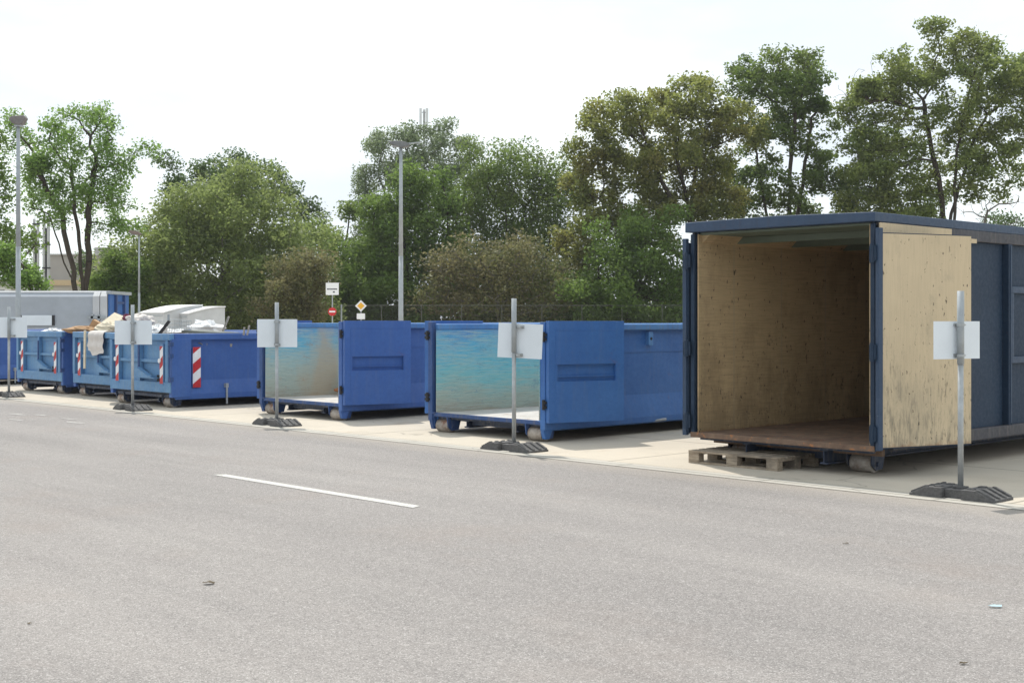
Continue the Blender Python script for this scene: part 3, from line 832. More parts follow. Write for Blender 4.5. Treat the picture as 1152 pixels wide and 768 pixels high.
posts = [
 (-6.23, 11.76, .62, .36, 1.68, R(29), 'sign post with a turned blank white board, in front of the tall navy container', R(0), 0),
 (-12.45, 11.76, .60, .45, 1.645, R(-16), 'sign post with a slightly tilted blank white board, in front of the turquoise-lined container', R(2.5), 0),
 (-18.0, 11.76, .64, .45, 1.70, R(2), 'sign post with a level blank white board, in front of the violet-blue open container', 0, .0),
 (-22.87, 11.76, .70, .45, 1.675, R(0), 'sign post with white board in front of the low container with striped long side', 0, 0),
 (-28.66, 11.8, .62, .45, 1.745, R(-4), 'leftmost sign post with a blank white board, by the left edge of the photo', 0, .08)]
place(p5, *posts[0])
for a in posts[1:]:
    place(copy_tree(p5), *a)

# ------------------------------------------------------------------ grey press container behind
def press():
    Y = 42.0; k = Y/F
    X0 = (-75-576)*k; X1 = (121-576)*k; X2 = (142.5-576)*k; top = EYE+31*k; D = 2.45
    t = thing('press_container', 'long light grey press container with a blue end, behind the low containers', 'container', (X0, Y, 0), 0)
    L = X1-X0; D = 2.05
    b = MB(); b.prism([(0, .25), (0, top-.16), (.13, top-.03), (D-.13, top-.03), (D, top-.16), (D, .25)], 'x', 0, L-.46)
    b.build('body', MAT['greycont'], t)
    b = MB(); b.prism([(.10, top-.03), (.16, top+.03), (D-.16, top+.03), (D-.10, top-.03)], 'x', 0, L+.02); b.build('roof_plate', MAT['greyrib'], t)
    for i in range(2):
        x = L-.455+i*.235
        b = MB(); b.prism([(-.07, .2), (-.07, top-.15), (.1, top+.0), (D, top), (D, .2)], 'x', x, x+.215); b.build('rib', MAT['greyrib'], t, .01)
    b = MB(); b.box(L-.62, L-.05, -.13, -.08, 1.72, 1.80); b.box(L-.5, L-.42, -.13, -.07, 1.68, 1.86); b.box(L-.28, L-.2, -.13, -.07, 1.68, 1.86)
    b.build('latch', MAT['galv_dull'], t)
    b = MB(); b.prism([(.0, .25), (.0, top-.02), (D, top-.02), (D, .25)], 'x', L+.02, L+.08); e = b.build('end_hopper', MAT['royal'], t)
    b = MB(); b.box(L-.02, L+.16, -.06, D+.05, top-.08, top+.02); b.build('hopper_rim', MAT['galv_dull'], e)
    b = MB()
    for z in (.6, 1.0, 1.4, 1.8, 2.2): b.box(L+.08, L+.14, .55, 1.35, z, z+.07)
    b.box(L+.08, L+.16, .45, .55, .4, top-.1); b.box(L+.08, L+.16, 1.35, 1.45, .4, top-.1)
    b.build('ladder', MAT['darkblue'], e)
    # white plate bolted to its side
    xa, xb = (17-576)*k*.985-X0, (51-576)*k*.985-X0
    b = MB(); b.box(xa, xb, -.06, -.03, EYE+(HOR-366)*k, EYE+(HOR-354.5)*k); pl = b.build('white_plate', MAT['signwhite'], t)
    b = MB(); b.box(xb+.003, xb+.08, -.05, .0, EYE+(HOR-366)*k, EYE+(HOR-354.5)*k); b.box(xa-.06, xa-.003, -.05, 0, EYE+(HOR-357)*k, EYE+(HOR-354.5)*k); b.build('plate_bracket', MAT['dark'], pl)
    b = MB()
    for x in (.8, L-1.2): b.box(x, x+.3, .1, D-.1, 0, .25)
    b.build('skid', MAT['chassis'], t)
press()

# white lidded boxes behind
def white_box(x0, Y, wid, dep, zf_, zb, label, rz):
    t = thing('white_storage_box', label, 'storage box', ((x0-576)/F*Y, Y, 0), rz, 'white storage boxes behind the low containers')
    n = 8; prof = [(0, .05), (0, zf_)]
    for i in range(1, n+1):
        q = i/n; prof.append((dep*q, zf_+(zb-zf_)*math.sin(q*math.pi/2)))
    prof.append((dep, .05))
    b = MB(); b.prism(prof, 'x', 0, wid); b.build('body', MAT['greyrib'], t)
    tp = [(p[0]*1.02-.02, p[1]+.012) for p in prof[1:-1]]; tp2 = [(p[0], p[1]+.05) for p in tp]
    b = MB(); b.prism(tp+tp2[::-1], 'x', -.04, wid+.04); b.build('lid', MAT['whitepaint'], t)
    b = MB(); b.box(wid*.48, wid*.5, -.012, 0, .15, zf_-.08); b.box(.04, wid-.04, -.01, 0, zf_-.1, zf_-.07); b.build('door_seam', MAT['galv_dull'], t)
    return t
white_box(197, 52, .98, 1.65, 1.88, 2.16, 'right-hand white storage box with curved lid, behind the refuse heap', ANG)
white_box(158, 52.6, 1.85, 1.7, 1.92, 2.22, 'wider left-hand white storage box with curved lid, behind the refuse heap', ANG)
# white cabin at far left
t = thing('white_cabin', 'small white cabin top showing above the grey press container at the left edge', 'cabin', W(-22, 359, 60)-Vector((0, 0, EYE)), 0)
b = MB(); b.box(0, 1.4, 0, 2.2, 0, 3.28); b.build('body', MAT['whitepaint'], t)
b = MB(); b.prism([(-.05, 3.28), (1.25, 3.28), (1.45, 3.2), (1.45, 3.32), (1.25, 3.4), (-.05, 3.4)], 'y', -.05, 2.3); b.build('roof', MAT['whitepaint'], t)
b = MB(); b.box(.2, 1.1, -.015, 0, 2.3, 3.05); b.build('window', MAT['glass'], t)

# ------------------------------------------------------------------ far buildings
def hall():
    Y = 130; k = Y/F
    x0, x1 = (49-576)*k, (150-576)*k
    t = thing('industrial_hall', 'pale windowless industrial hall behind the tree on the left', 'building', (x0, Y, 0), 0)
    b = MB(); b.box(0, x1-x0, 0, 20, 0, EYE+72*k); b.build('wall', MAT['concretewall'], t)
    b = MB(); b.box(-.1, x1-x0+.1, -.15, 20, EYE+72*k, EYE+73.5*k); b.build('roof_edge', MAT['chimney'], t)
    xs = (99-49)*k
    b = MB(); b.box(xs, xs+1.4, 2, 4, EYE+73.6*k, EYE+82*k); b.build('roof_vent', MAT['concretewall'], t)
    t2 = thing('loading_annex', 'low pale annex with a tan roof strip in front of the industrial hall', 'building', (x0-1.5, Y-12, 0), 0)
    k2 = (Y-12)/F
    b = MB(); b.box(0, x1-x0+1, 0, 8, 0, EYE+38*k2); b.build('wall', plain('annex_wall', (.5, .47, .42), .9, var=.1), t2)
    b = MB(); b.box(-.2, x1-x0+1.2, -.3, 8, EYE+38*k2, EYE+44*k2); b.build('roof_strip', plain('tan_roof_strip', (.55, .42, .26), .9, var=.1), t2)
hall()
for (xa, xb, yt, lab) in ((35.5, 43, 246, 'left-hand slim grey chimney beside the lamp post'), (46.5, 55, 243, 'right-hand slim grey chimney beside the tree trunks')):
    Y = 112; k = Y/F
    t = thing('chimney', lab, 'chimney', ((xa-576)*k, Y, 0), 0, 'twin chimneys')
    w = (xb-xa)*k; h_ = EYE+(HOR-yt)*k
    b = MB()
    b.tube((w*.2, .3, 0), (w*.2, .3, h_), w*.2, w*.2, 14); b.tube((w*.78, .3, 0), (w*.78, .3, h_-.1), w*.2, w*.2, 14)
    b.build('flue', MAT['chimney'], t)
    b = MB()
    for z in (2, 4, 6, 8, h_-.5): b.box(0, w, .15, .45, z, z+.12)
    b.box(w*.42, w*.56, .2, .4, 0, h_-1.0); b.build('bracing', MAT['dark'], t)

# ------------------------------------------------------------------ street lamps
def lamp(px, top, Y, H, label, arm=1, r=.085):
    t = thing('street_lamp', label, 'street lamp', ((px-576)/F*Y, Y, 0), 0, 'street lamps behind the containers')
    b = MB(); b.tube((0, 0, 0), (0, 0, H*.5), r, r*.85, 14); b.tube((0, 0, H*.5), (0, 0, H), r*.85, r*.6, 14)
    o = b.build('pole', MAT['galv_dull'], t)
    for q in o.data.polygons: q.use_smooth = len(q.vertices) == 4
    return t, H
t, H = lamp(20.5, 133, 41, 7.9, 'tall grey street lamp with a wide bowl head, at the left edge')
b = MB()
b.prism([(-.36, .0), (-.22, -.16), (.10, -.22), (.25, -.18), (.38, .02), (.30, .12), (-.25, .09)], 'y', -.16, .16)
o = b.build('lamp_head', plain('brown_grey_housing', (.19, .17, .165), .5), t, .03); o.location = (.0, 0, H+.02); o.scale = (.72, .8, .9)
b = MB(); b.box(-.10, .12, -.10, .10, H-.22, H-.17); b.build('lens', MAT['glass'], t)
t, H = lamp(451, 160, 47, 7.9, 'tall grey street lamp in front of the silvery tree, mid photo', r=.095)
b = MB()
b.prism([(-.42, .12), (-.38, .03), (.05, -.10), (.28, -.05), (.32, .05), (.1, .13), (-.2, .15)], 'y', -.15, .15)
o = b.build('lamp_head', plain('grey_housing', (.16, .165, .17), .5), t, .02); o.location = (0, 0, H)
b = MB(); b.prism([(.25, .02), (.75, .10), (.75, .13), (.25, .08)], 'y', -.05, .05); o = b.build('arm', MAT['galv_dull'], t); o.location = (0, 0, H)
b = MB(); b.box(-.3, .1, -.1, .1, H-.06, H-.02); b.build('lens', MAT['glass'], t)
t, H = lamp(156.5, 262, 70, 6.2, 'thin grey street lamp in front of the willow-like tree', r=.07)
b = MB(); b.prism([(-.55, .10), (-.5, .22), (-.1, .18), (.1, .05), (.1, -.05), (-.3, 0)], 'y', -.13, .13)
o = b.build('lamp_head', plain('brown_housing', (.20, .15, .13), .5), t, .02); o.location = (0, 0, H)
b = MB(); b.box(-.45, -.15, -.09, .09, H-.03, H+.02); b.build('lens', MAT['glass'], t)
t, H = lamp(253, 300, 80, 5.0, 'thin far pole just right of the white storage boxes', r=.05)
b = MB(); b.box(-.25, .1, -.1, .1, H-.03, H+.07); b.build('lamp_head', MAT['galv_dull'], t)

# antenna mast
Y = 118; k = Y/F; x = (477-576)*k; hh = EYE+(HOR-122)*k
t = thing('antenna_mast', 'slim mobile phone mast with white panel antennas above the silvery tree', 'antenna mast', (x, Y, 0))
b = MB(); b.tube((0, 0, 0), (0, 0, hh-.2), .16, .09, 12); b.build('mast', MAT['chimney'], t)
for dx, dy in ((-.30, -.1), (.28, -.1), (0, .3)):
    b = MB(); b.box(dx-.11, dx+.11, dy-.07, dy+.07, hh-2.1, hh); b.build('panel_antenna', MAT['whitepaint'], t, .02)
b = MB()
for z in (hh-1.8, hh-.4): b.box(-.3, .3, -.05, .02, z, z+.06); b.box(-.03, .03, 0, .3, z, z+.06)
b.build('bracket', MAT['galv_dull'], t)

# traffic signs
def road_sign(px, Y, label, cat='traffic sign'):
    return thing('traffic_sign', label, cat, ((px-576)/F*Y, Y, 0))
t = road_sign(406, 70, 'yellow and white diamond priority sign above a small white plate, by the fence'); k = 70/F
b = MB(); b.tube((0, .05, 0), (0, .05, EYE+20*k), .03, .03, 10); b.build('pole', MAT['galv_dull'], t)
zc = EYE+(HOR-344)*k
for r, y, m, nm in ((.31, 0, 'signface', 'sign_plate'), (.19, -.012, 'yellow', 'yellow_centre')):
    b = MB(); b.prism([(-r, zc), (0, zc-r), (r, zc), (0, zc+r)], 'y', y, y+.008); b.build(nm, MAT[m], t)
b = MB(); b.box(-.22, .22, 0, .01, EYE, EYE+6.5*k); b.build('supplementary_plate', MAT['signface'], t)
t = road_sign(373.8, 66, 'white information board above a red no-entry sign on one pole'); k = 66/F
b = MB(); b.tube((0, .05, 0), (0, .05, EYE+33*k), .03, .03, 10); b.build('pole', MAT['galv_dull'], t)
b = MB(); b.box(-7.3*k, 7.3*k, 0, .012, EYE+(HOR-331.7)*k, EYE+(HOR-318)*k); brd = b.build('information_board', MAT['signface'], t)
b = MB(); rng = random.Random(2); xx = -5.9*k
while xx < 5.6*k:
    wq = rng.uniform(.8, 1.25)*k*.8; b.box(xx, xx+wq, -.003, 0, EYE+(HOR-325.9)*k, EYE+(HOR-324.4)*k); xx += wq+.2*k
b.box(.7*k, 2.9*k, -.003, 0, EYE+(HOR-329.2)*k, EYE+(HOR-327.6)*k)
b.build('lettering', MAT['ink'], brd)
zc = EYE+(HOR-350.5)*k
b = MB(); b.tube((0, 0, zc), (0, .01, zc), .21, .21, 28); d = b.build('no_entry_disc', MAT['red'], t); d.rotation_euler = (0, 0, 0)
b = MB(); b.box(-.15, .15, -.005, 0, zc-.035, zc+.04); b.build('white_bar', MAT['signface'], d)
d.scale = (1, 1, 1)

# ------------------------------------------------------------------ chain-link fence
def fence():
    Y = 73.0; k = Y/F; x0 = (384-576)*k; x1 = (790-576)*k; H = EYE+15.5*k
    t = thing('chain_link_fence', 'grey chain-link fence in front of the trees behind the open containers', 'fence', (x0, Y, 0))
    L = x1-x0; n = 9
    for i in range(n+1):
        x = L*i/n; b = MB(); b.tube((x, 0, 0), (x, 0, H+.05), .022 if i else .05, .022 if i else .05, 8); b.build('fence_post', MAT['wire'] if i else MAT['galv_dull'], t)
    b = MB(); 
    for z in (.15, 1.2, H): b.tube((0, 0, z), (L, 0, z), .012 if z < H else .02, n=5)
    b.build('rail_wire', MAT['wire'], t)
    b = MB(); h = H-.1; step = .16; r = .003
    q = -h
    while q < L:
        for s in (1, -1):
            a0, a1 = (q, q+h)
            xa, za, xb, zb = a0, 0, a1, h
            if xa < 0: za = -xa; xa = 0
            if xb > L: zb = h-(xb-L); xb = L
            if xb-xa > .05:
                if s > 0: b.tube((xa, 0, .08+za), (xb, 0, .08+zb), r, n=3, cap=False)
                else: b.tube((xa, .01, .08+h-za), (xb, .01, .08+h-zb), r, n=3, cap=False)
        q += step
    b.build('wire_mesh', MAT['wire'], t)
fence()

# ------------------------------------------------------------------ trees
def mesh_np(name, verts, quads, mat, parent, smooth=False):
    me = bpy.data.meshes.new(name)
    nv, nf = len(verts), len(quads)
    me.vertices.add(nv); me.vertices.foreach_set('co', verts.astype(np.float32).ravel())
    me.loops.add(nf*4); me.loops.foreach_set('vertex_index', quads.astype(np.int32).ravel())
    me.polygons.add(nf); me.polygons.foreach_set('loop_start', np.arange(0, nf*4, 4, dtype=np.int32))
    me.polygons.foreach_set('loop_total', np.full(nf, 4, dtype=np.int32))
    if smooth: me.polygons.foreach_set('use_smooth', np.ones(nf, dtype=bool))
    me.materials.append(mat); me.update(calc_edges=True); me.validate()
    o = bpy.data.objects.new(name, me); C.objects.link(o); o.parent = parent
    return o

def tubes_np(P0, P1, R0, R1, n=5):
    d = P1-P0; L = np.linalg.norm(d, axis=1, keepdims=True)+1e-9; d = d/L
    a = np.where(np.abs(d[:, 2:3]) < .9, np.array([[0, 0, 1.]]), np.array([[1., 0, 0]]))
    x = np.cross(d, a); x /= np.linalg.norm(x, axis=1, keepdims=True); y = np.cross(d, x)
    N = len(P0); th = np.arange(n)*2*math.pi/n
    ring = x[:, None, :]*np.cos(th)[None, :, None] + y[:, None, :]*np.sin(th)[None, :, None]
    V = np.concatenate([P0[:, None]+ring*R0[:, None, None], P1[:, None]+ring*R1[:, None, None]], axis=1)
    base = (np.arange(N)*2*n)[:, None]; i = np.arange(n); j = (i+1) % n
    Q = np.stack([base+i, base+j, base+j+n, base+i+n], axis=2).reshape(-1, 4)
    return V.reshape(-1, 3), Q

def tree(name, label, cat, Y, base, blobs, leaf, nleaf, lsize=.2, stems=None, seed=1, barkm='bark', natt=480, step=.55,
         trunk_r=.22, clump=.9, spread=.42, kill=.8, infl=4.0, group=None, zlow=0.0, nclump=60, tipr=.018):
    rng = np.random.default_rng(seed); k = Y/F
    bx = (base-576)*k
    t = thing(name, label, cat, (bx, Y, 0), 0, group)
    # crown volume sampled in clumps
    cen = []; wts = []
    nclump = int(nclump*1.35); blobs = [(a_, b_, c_*1.08, d_*1.10) for a_, b_, c_, d_ in blobs]
    for (cx, cy, rx, ry) in blobs: wts.append((rx*ry)**.85)
    wts = np.array(wts, float); wts /= wts.sum()
    clumps = []
    for _ in range(nclump):
        i = rng.choice(len(blobs), p=wts); cx, cy, rx, ry = blobs[i]
        v = rng.normal(size=3); v /= np.linalg.norm(v); r = rng.random()**(1/2.2)
        dep = min(rx, ry*1.3)*.9
        clumps.append(((cx-576)*k-bx+v[0]*r*rx*k, v[1]*r*dep*k, EYE+(HOR-cy)*k+v[2]*r*ry*k))
    clumps = np.array(clumps); clumps = clumps[clumps[:, 2] > zlow+.2]
    ck = rng.integers(len(clumps), size=natt); cs_ = .35+.95*rng.random(len(clumps))
    att = clumps[ck] + np.clip(rng.normal(size=(natt, 3)), -1.7, 1.7)*clump*cs_[ck][:, None]*np.array([1.05, 1.05, .85])
    att = att[att[:, 2] > zlow+.1]
    # initial stems
    nodes = [np.array([0, 0, 0.])]; par = [-1]
    if stems is None:
        stems = [[(base, min(HOR, HOR-20)), (float(np.mean(clumps[:, 0])/k+bx/k+576), HOR+ (EYE-(np.min(clumps[:, 2])+1.5))/k)]]
    for si, st in enumerate(stems):
        cur = 0; p = nodes[0]
        for (qx, qy) in st:
            tgt = np.array([(qx-576)*k-bx, (si*.37 % 1-.3)*1.2*(1 if len(stems) > 1 else 0), max(.3, EYE+(HOR-qy)*k)])
            while np.linalg.norm(tgt-nodes[cur]) > step:
                dv = tgt-nodes[cur]; dv /= np.linalg.norm(dv); dv += rng.normal(size=3)*.10; dv /= np.linalg.norm(dv)
                nodes.append(nodes[cur]+dv*step); par.append(cur); cur = len(nodes)-1
    A = att.copy(); best = np.full(len(A), 1e9); bi = np.zeros(len(A), int); done = 0
    for it in range(90):
        new = np.array(nodes[done:]); 
        if len(new):
            D = np.linalg.norm(A[:, None]-new[None], axis=2); m = D.min(1); mi = D.argmin(1)+done
            up = m < best; best[up] = m[up]; bi[up] = mi[up]
        done = len(nodes)
        keep = best > kill; A = A[keep]; best = best[keep]; bi = bi[keep]
        if not len(A): break
        act = best < (infl if it > 3 else 1e9)
        if not act.any(): act = best <= best.min()+.5
        nn = np.array(nodes)
        dirs = A[act]-nn[bi[act]]; dirs /= np.linalg.norm(dirs, axis=1, keepdims=True)
        acc = {}
        for b_, d_ in zip(bi[act], dirs): acc.setdefault(int(b_), []).append(d_)
        added = 0
        for b_, ds in acc.items():
            d_ = np.sum(ds, axis=0); 
            if np.linalg.norm(d_) < 1e-3: continue
            d_ = d_/np.linalg.norm(d_) + rng.normal(size=3)*.18; d_ /= np.linalg.norm(d_)
            nodes.append(nodes[b_]+d_*step); par.append(b_); added += 1
        if len(nodes) > 3500: break
    N = np.array(nodes); P = np.array(par); n = len(N)
    area = np.zeros(n); kids = np.zeros(n, int)
    for i in range(n-1, 0, -1):
        if kids[i] == 0: area[i] = tipr**2.3
        area[P[i]] += area[i]; kids[P[i]] += 1
    rad = area**(1/2.3); rad *= 1.0
    sc = trunk_r/max(rad[0], 1e-6)
    lo = tipr; rad = np.where(rad > lo, lo+(rad-lo)*(trunk_r-lo)/max(rad[0]-lo, 1e-6), rad)
    idx = np.arange(1, n)
    r0 = np.minimum(rad[P[idx]], rad[idx]*1.5); r1 = rad[idx]
    V, Q = tubes_np(N[P[idx]], N[idx], r0, r1)
    mesh_np('trunk', V, Q, MAT[barkm], t, True)
    # leaves
    if nleaf:
        cand = np.where((kids == 0) | (rad < tipr*2.2))[0]
        w = np.where(kids[cand] == 0, 1.8, 1.0)*(.35+rng.random(len(cand))); w /= w.sum()
        ci = rng.choice(cand, size=nleaf, p=w)
        c = N[ci] + np.clip(rng.normal(size=(nleaf, 3)), -1.7, 1.7)*spread*np.array([1.05, 1.05, .8])
        c = c[c[:, 2] > .1]; m = len(c)
        nrm = rng.normal(size=(m, 3)); nrm[:, 2] = np.abs(nrm[:, 2])+.35; nrm /= np.linalg.norm(nrm, axis=1, keepdims=True)
        a = np.cross(nrm, rng.normal(size=(m, 3))); a /= np.linalg.norm(a, axis=1, keepdims=True); b_ = np.cross(nrm, a)
        s = (lsize*(.6+.8*rng.random(m)))[:, None]
        V = np.stack([c-a*s*.5, c+b_*s*.32-a*s*.05, c+a*s*.55-nrm*s*.12, c-b_*s*.32], axis=1).reshape(-1, 3)
        Q = np.arange(m*4).reshape(-1, 4)
        mesh_np('crown', V, Q, LEAF[leaf], t)
    return t
G = 'trees behind the containers'
# left
tree('ash_tree', 'light airy green tree with forked dark trunks in front of the far hall', 'tree', 72, 91,
     [(92,165,42,34),(58,180,30,36),(128,200,26,36),(58,222,36,32),(115,240,34,26),(25,160,18,20),(142,248,20,18),(88,138,30,14),(145,170,10,20)], 'bright', 20000, .155,
     stems=[[(84,300),(72,235),(50,205)],[(91,320),(88,270),(80,190)],[(93,310),(100,240),(105,170)],[(86,305),(55,240),(35,235)]], seed=4, nclump=75, natt=560, spread=.29, kill=.65, clump=.5, trunk_r=.26, zlow=6.3, group=G)
tree('ash_tree', 'green tree half cut off by the left edge behind the first street lamp', 'tree', 66, -18,
     [(-18,255,28,40),(-2,240,16,28),(6,290,16,26),(0,310,16,20),(-30,180,30,40)], 'mid', 6500, .19, seed=5, nclump=40, natt=260, clump=.5, spread=.35, group=G)
tree('roadside_shrub', 'bright green shrub right of the first street lamp above the press container', 'shrub', 60, 38,
     [(32,305,11,15),(20,312,12,12),(38,316,7,10),(4,300,14,20)], 'bright', 5500, .14, seed=6, nclump=40, natt=200, step=.35, clump=.3, kill=.4, spread=.22, trunk_r=.08, group=G)
tree('oak_tree', 'dark sparse tree rising behind the pale willow-like tree', 'tree', 92, 250,
     [(255,212,42,30),(215,202,28,24),(300,215,33,28),(195,215,12,30),(330,232,12,36),(340,255,14,26),(270,190,28,12),(250,260,70,36)], 'dark', 26000, .20, seed=7, nclump=90, natt=600, spread=.38, clump=.6, group=G)
tree('willow_tree', 'broad pale olive willow-like tree behind the white storage boxes', 'tree', 77, 240,
     [(265,245,55,42),(220,285,60,40),(300,290,50,45),(170,300,42,36),(255,320,95,40),(270,215,25,18),(150,330,40,30),(330,320,40,40)], 'olive', 62000, .19, seed=8, nclump=230, natt=900, spread=.5, clump=.9, barkm='barkpale', group=G)
tree('leafy_shrub', 'dark green shrub below the forked tree left of the willow-like tree', 'shrub', 74, 128,
     [(132,308,14,18),(142,325,24,22),(122,326,10,12)], 'mid', 9000, .17, seed=9, nclump=40, natt=200, clump=.4, spread=.35, trunk_r=.08, step=.4, group=G)
tree('leafy_shrub', 'brownish green shrub at the right foot of the willow-like tree', 'shrub', 72, 340,
     [(340,325,26,28),(352,305,20,20),(325,345,36,18)], 'brown', 11000, .16, seed=10, nclump=60, natt=260, clump=.5, spread=.4, trunk_r=.08, step=.4, group=G)
tree('young_tree', 'narrow green tree between the willow-like tree and the middle street lamp', 'tree', 86, 372,
     [(368,285,22,32),(358,262,12,16),(395,300,30,28),(420,310,30,30),(378,330,40,30)], 'shrub', 20000, .19, seed=11, nclump=85, natt=380, spread=.42, trunk_r=.12, group=G)
# middle
tree('poplar_tree', 'tall silvery grey-green tree around the phone mast', 'tree', 96, 455,
     [(435,185,32,34),(490,165,45,26),(422,235,24,40),(470,200,50,40),(522,185,16,26),(430,265,25,40),(455,160,40,18),(500,195,36,36)], 'silver', 32000, .175, seed=32, nclump=140, natt=760, spread=.36, clump=.55, barkm='barkpale', group=G)
tree('linden_tree', 'dense mid-green tree right behind the middle street lamp', 'tree', 82, 470,
     [(465,240,36,34),(445,285,38,40),(485,300,30,45),(455,330,50,30),(480,215,24,16),(430,310,30,40)], 'mid', 38000, .2, seed=13, nclump=140, natt=600, spread=.45, group=G)
tree('oak_tree', 'dark dense green tree between the silvery tree and the browning maple', 'tree', 86, 580,
     [(575,205,48,36),(540,240,36,34),(610,240,34,40),(590,280,55,40),(550,190,22,18),(625,195,16,18),(560,320,60,40),(610,330,60,35)], 'maple3', 62000, .18, seed=14, nclump=190, natt=800, spread=.5, group=G)
tree('dry_shrub', 'brown half-dry shrub with pale twigs behind the fence', 'shrub', 76, 560,
     [(530,300,34,28),(570,310,40,34),(500,325,26,30),(620,325,34,34),(545,340,75,22),(590,285,30,16)], 'brown', 17000, .17, seed=15, nclump=120, natt=800, spread=.4, clump=.6, barkm='barkpale', trunk_r=.10, step=.45, kill=.55, tipr=.022, group=G)
# maples
tree('maple_tree', 'wide browning maple directly left of the tall container roof', 'tree', 80, 792,
     [(715,130,52,32),(775,120,48,24),(680,170,42,42),(660,230,30,50),(745,180,55,40),(652,295,26,44),(820,145,30,35),(690,255,38,44),(785,170,35,30),(800,215,34,24),(735,235,40,34),(700,310,30,36)], 'maple', 58000, .205,
     stems=[[(785,270),(745,205),(720,160)],[(788,280),(765,190),(760,150)],[(792,300),(780,230),(785,160)],[(770,290),(710,260),(670,220)]], seed=16, nclump=190, natt=1000, spread=.34, kill=.7, clump=.6, group=G, trunk_r=.28, zlow=3)
tree('maple_tree', 'green maple behind the tall container roof, left of its corner', 'tree', 84, 887,
     [(885,90,45,38),(915,75,25,25),(860,130,45,40),(905,150,40,45),(835,190,40,35),(922,200,28,40),(860,210,40,34),(845,95,34,28),(925,110,22,36),(880,235,50,20)], 'maple3', 30000, .21,
     stems=[[(888,260),(888,190),(890,110)],[(890,280),(905,200),(915,130)],[(880,290),(860,220),(850,150)],[(872,300),(832,240),(820,190)]], seed=17, nclump=130, natt=780, spread=.29, kill=.7, clump=.5, group=G, zlow=3)
tree('maple_tree', 'large green maple with sunlit crown above the right end of the container', 'tree', 80, 1066,
     [(1080,52,46,24),(1060,84,50,30),(1115,95,38,30),(1035,75,30,22),(1010,110,32,30),(1000,165,34,30),(1050,135,42,28),(1120,150,30,25),(1090,170,45,28),(985,205,35,34),(1035,200,36,30),(1100,200,30,16),(1000,240,40,20),(1135,85,26,26),(1142,140,22,26),(1105,175,40,26),(975,185,24,40),(1015,92,38,30),(985,128,32,34),(962,170,24,34),(1145,115,24,40),(1130,190,26,20)], 'maple2', 50000, .205,
     stems=[[(1070,240),(1073,180),(1085,110)],[(1062,250),(1050,180),(1040,110)],[(1072,230),(1095,170),(1115,120)]], seed=18, nclump=190, natt=1000, spread=.32, kill=.7, clump=.55, group=G, zlow=3, trunk_r=.22)
tree('maple_tree', 'shorter dark maple under the left flank of the large sunlit maple', 'tree', 83, 1000,
     [(975,210,28,36),(1000,225,40,32),(985,170,22,24),(960,225,14,26),(1040,240,36,26)], 'maple3', 10000, .19,
     stems=[[(998,260),(985,200)],[(1004,270),(1040,215)],[(1000,270),(1015,230)]], seed=19, nclump=50, natt=420, spread=.29, kill=.7, clump=.5, group=G, zlow=3)
tree('maple_tree', 'lower green maple filling the gap left of the tall container door', 'tree', 76, 705,
     [(720,285,34,36),(700,325,44,34),(745,310,30,42),(665,335,34,30),(735,255,24,20),(755,345,30,20)], 'mid', 26000, .19, seed=20, nclump=120, natt=500, spread=.42, group=G)
# bare tops and dark conifer
tree('bare_tree', 'thin leafless treetop between the two green maples', 'tree', 92, 962,
     [(965,130,16,45),(955,100,10,20),(975,160,18,40)], 'brown', 0, seed=21, nclump=40, natt=260, clump=.5, barkm='barkpale', kill=.5, step=.45, trunk_r=.10, tipr=.012, group=G)
tree('bare_tree', 'low leafless branches above the right end of the container', 'tree', 88, 1110,
     [(1115,235,30,24),(1095,245,24,14),(1130,250,20,14)], 'brown', 0, seed=22, nclump=40, natt=260, clump=.5, barkm='barkpale', kill=.5, step=.45, trunk_r=.10, tipr=.012, group=G)
tree('pine_tree', 'small dark treetop just above the container roof at the right edge', 'tree', 95, 1132,
     [(1132,262,18,10),(1145,268,20,12),(1130,285,24,20)], 'dark', 5000, .2, seed=23, nclump=30, natt=160, group=G)
tree('pine_tree', 'small dark conifer in front of the hall left of the willow-like tree', 'tree', 110, 122,
     [(121,300,8,14),(120,320,14,14),(122,286,4,8)], 'dark', 4000, .25, seed=24, nclump=24, natt=120, group=G)
# far hedge filling the horizon
def hedge(px0, px1, Y, label, leaf, h, n, seed):
    rng = np.random.default_rng(seed); k = Y/F; x0 = (px0-576)*k; x1 = (px1-576)*k
    L = x1-x0; m = n
    c = np.stack([rng.random(m)*L, rng.normal(size=m)*1.0, np.zeros(m)], 1)
    hh = h*(.75+.2*np.sin(c[:, 0]*.8+seed)+.12*np.sin(c[:, 0]*2.1))
    c[:, 2] = rng.random(m)**.8*hh+.05
    nrm = rng.normal(size=(m, 3)); nrm[:, 2] = np.abs(nrm[:, 2])+.3; nrm /= np.linalg.norm(nrm, axis=1, keepdims=True)
    a = np.cross(nrm, rng.normal(size=(m, 3))); a /= np.linalg.norm(a, axis=1, keepdims=True); b_ = np.cross(nrm, a)
    s = (.26*(.6+.8*rng.random(m)))[:, None]
    V = np.stack([c-a*s*.5, c+b_*s*.35, c+a*s*.55, c-b_*s*.35], axis=1).reshape(-1, 3)
    o = mesh_np('undergrowth', V, np.arange(m*4).reshape(-1, 4), LEAF[leaf], None)
    o.location = (x0, Y, 0); tag(o, label, 'undergrowth'); o['kind'] = 'stuff'
hedge(120, 420, 84, 'dark leafy undergrowth under the trees on the left', 'mid', 4.5, 26000, 1)
hedge(400, 800, 90, 'dark leafy undergrowth under the trees behind the fence', 'mid', 5.0, 36000, 2)
hedge(780, 1300, 96, 'dark leafy undergrowth hidden behind the tall container', 'dark', 4.0, 14000, 3)
hedge(-200, 130, 100, 'low leafy undergrowth in front of the far hall', 'mid', 3.0, 12000, 4)

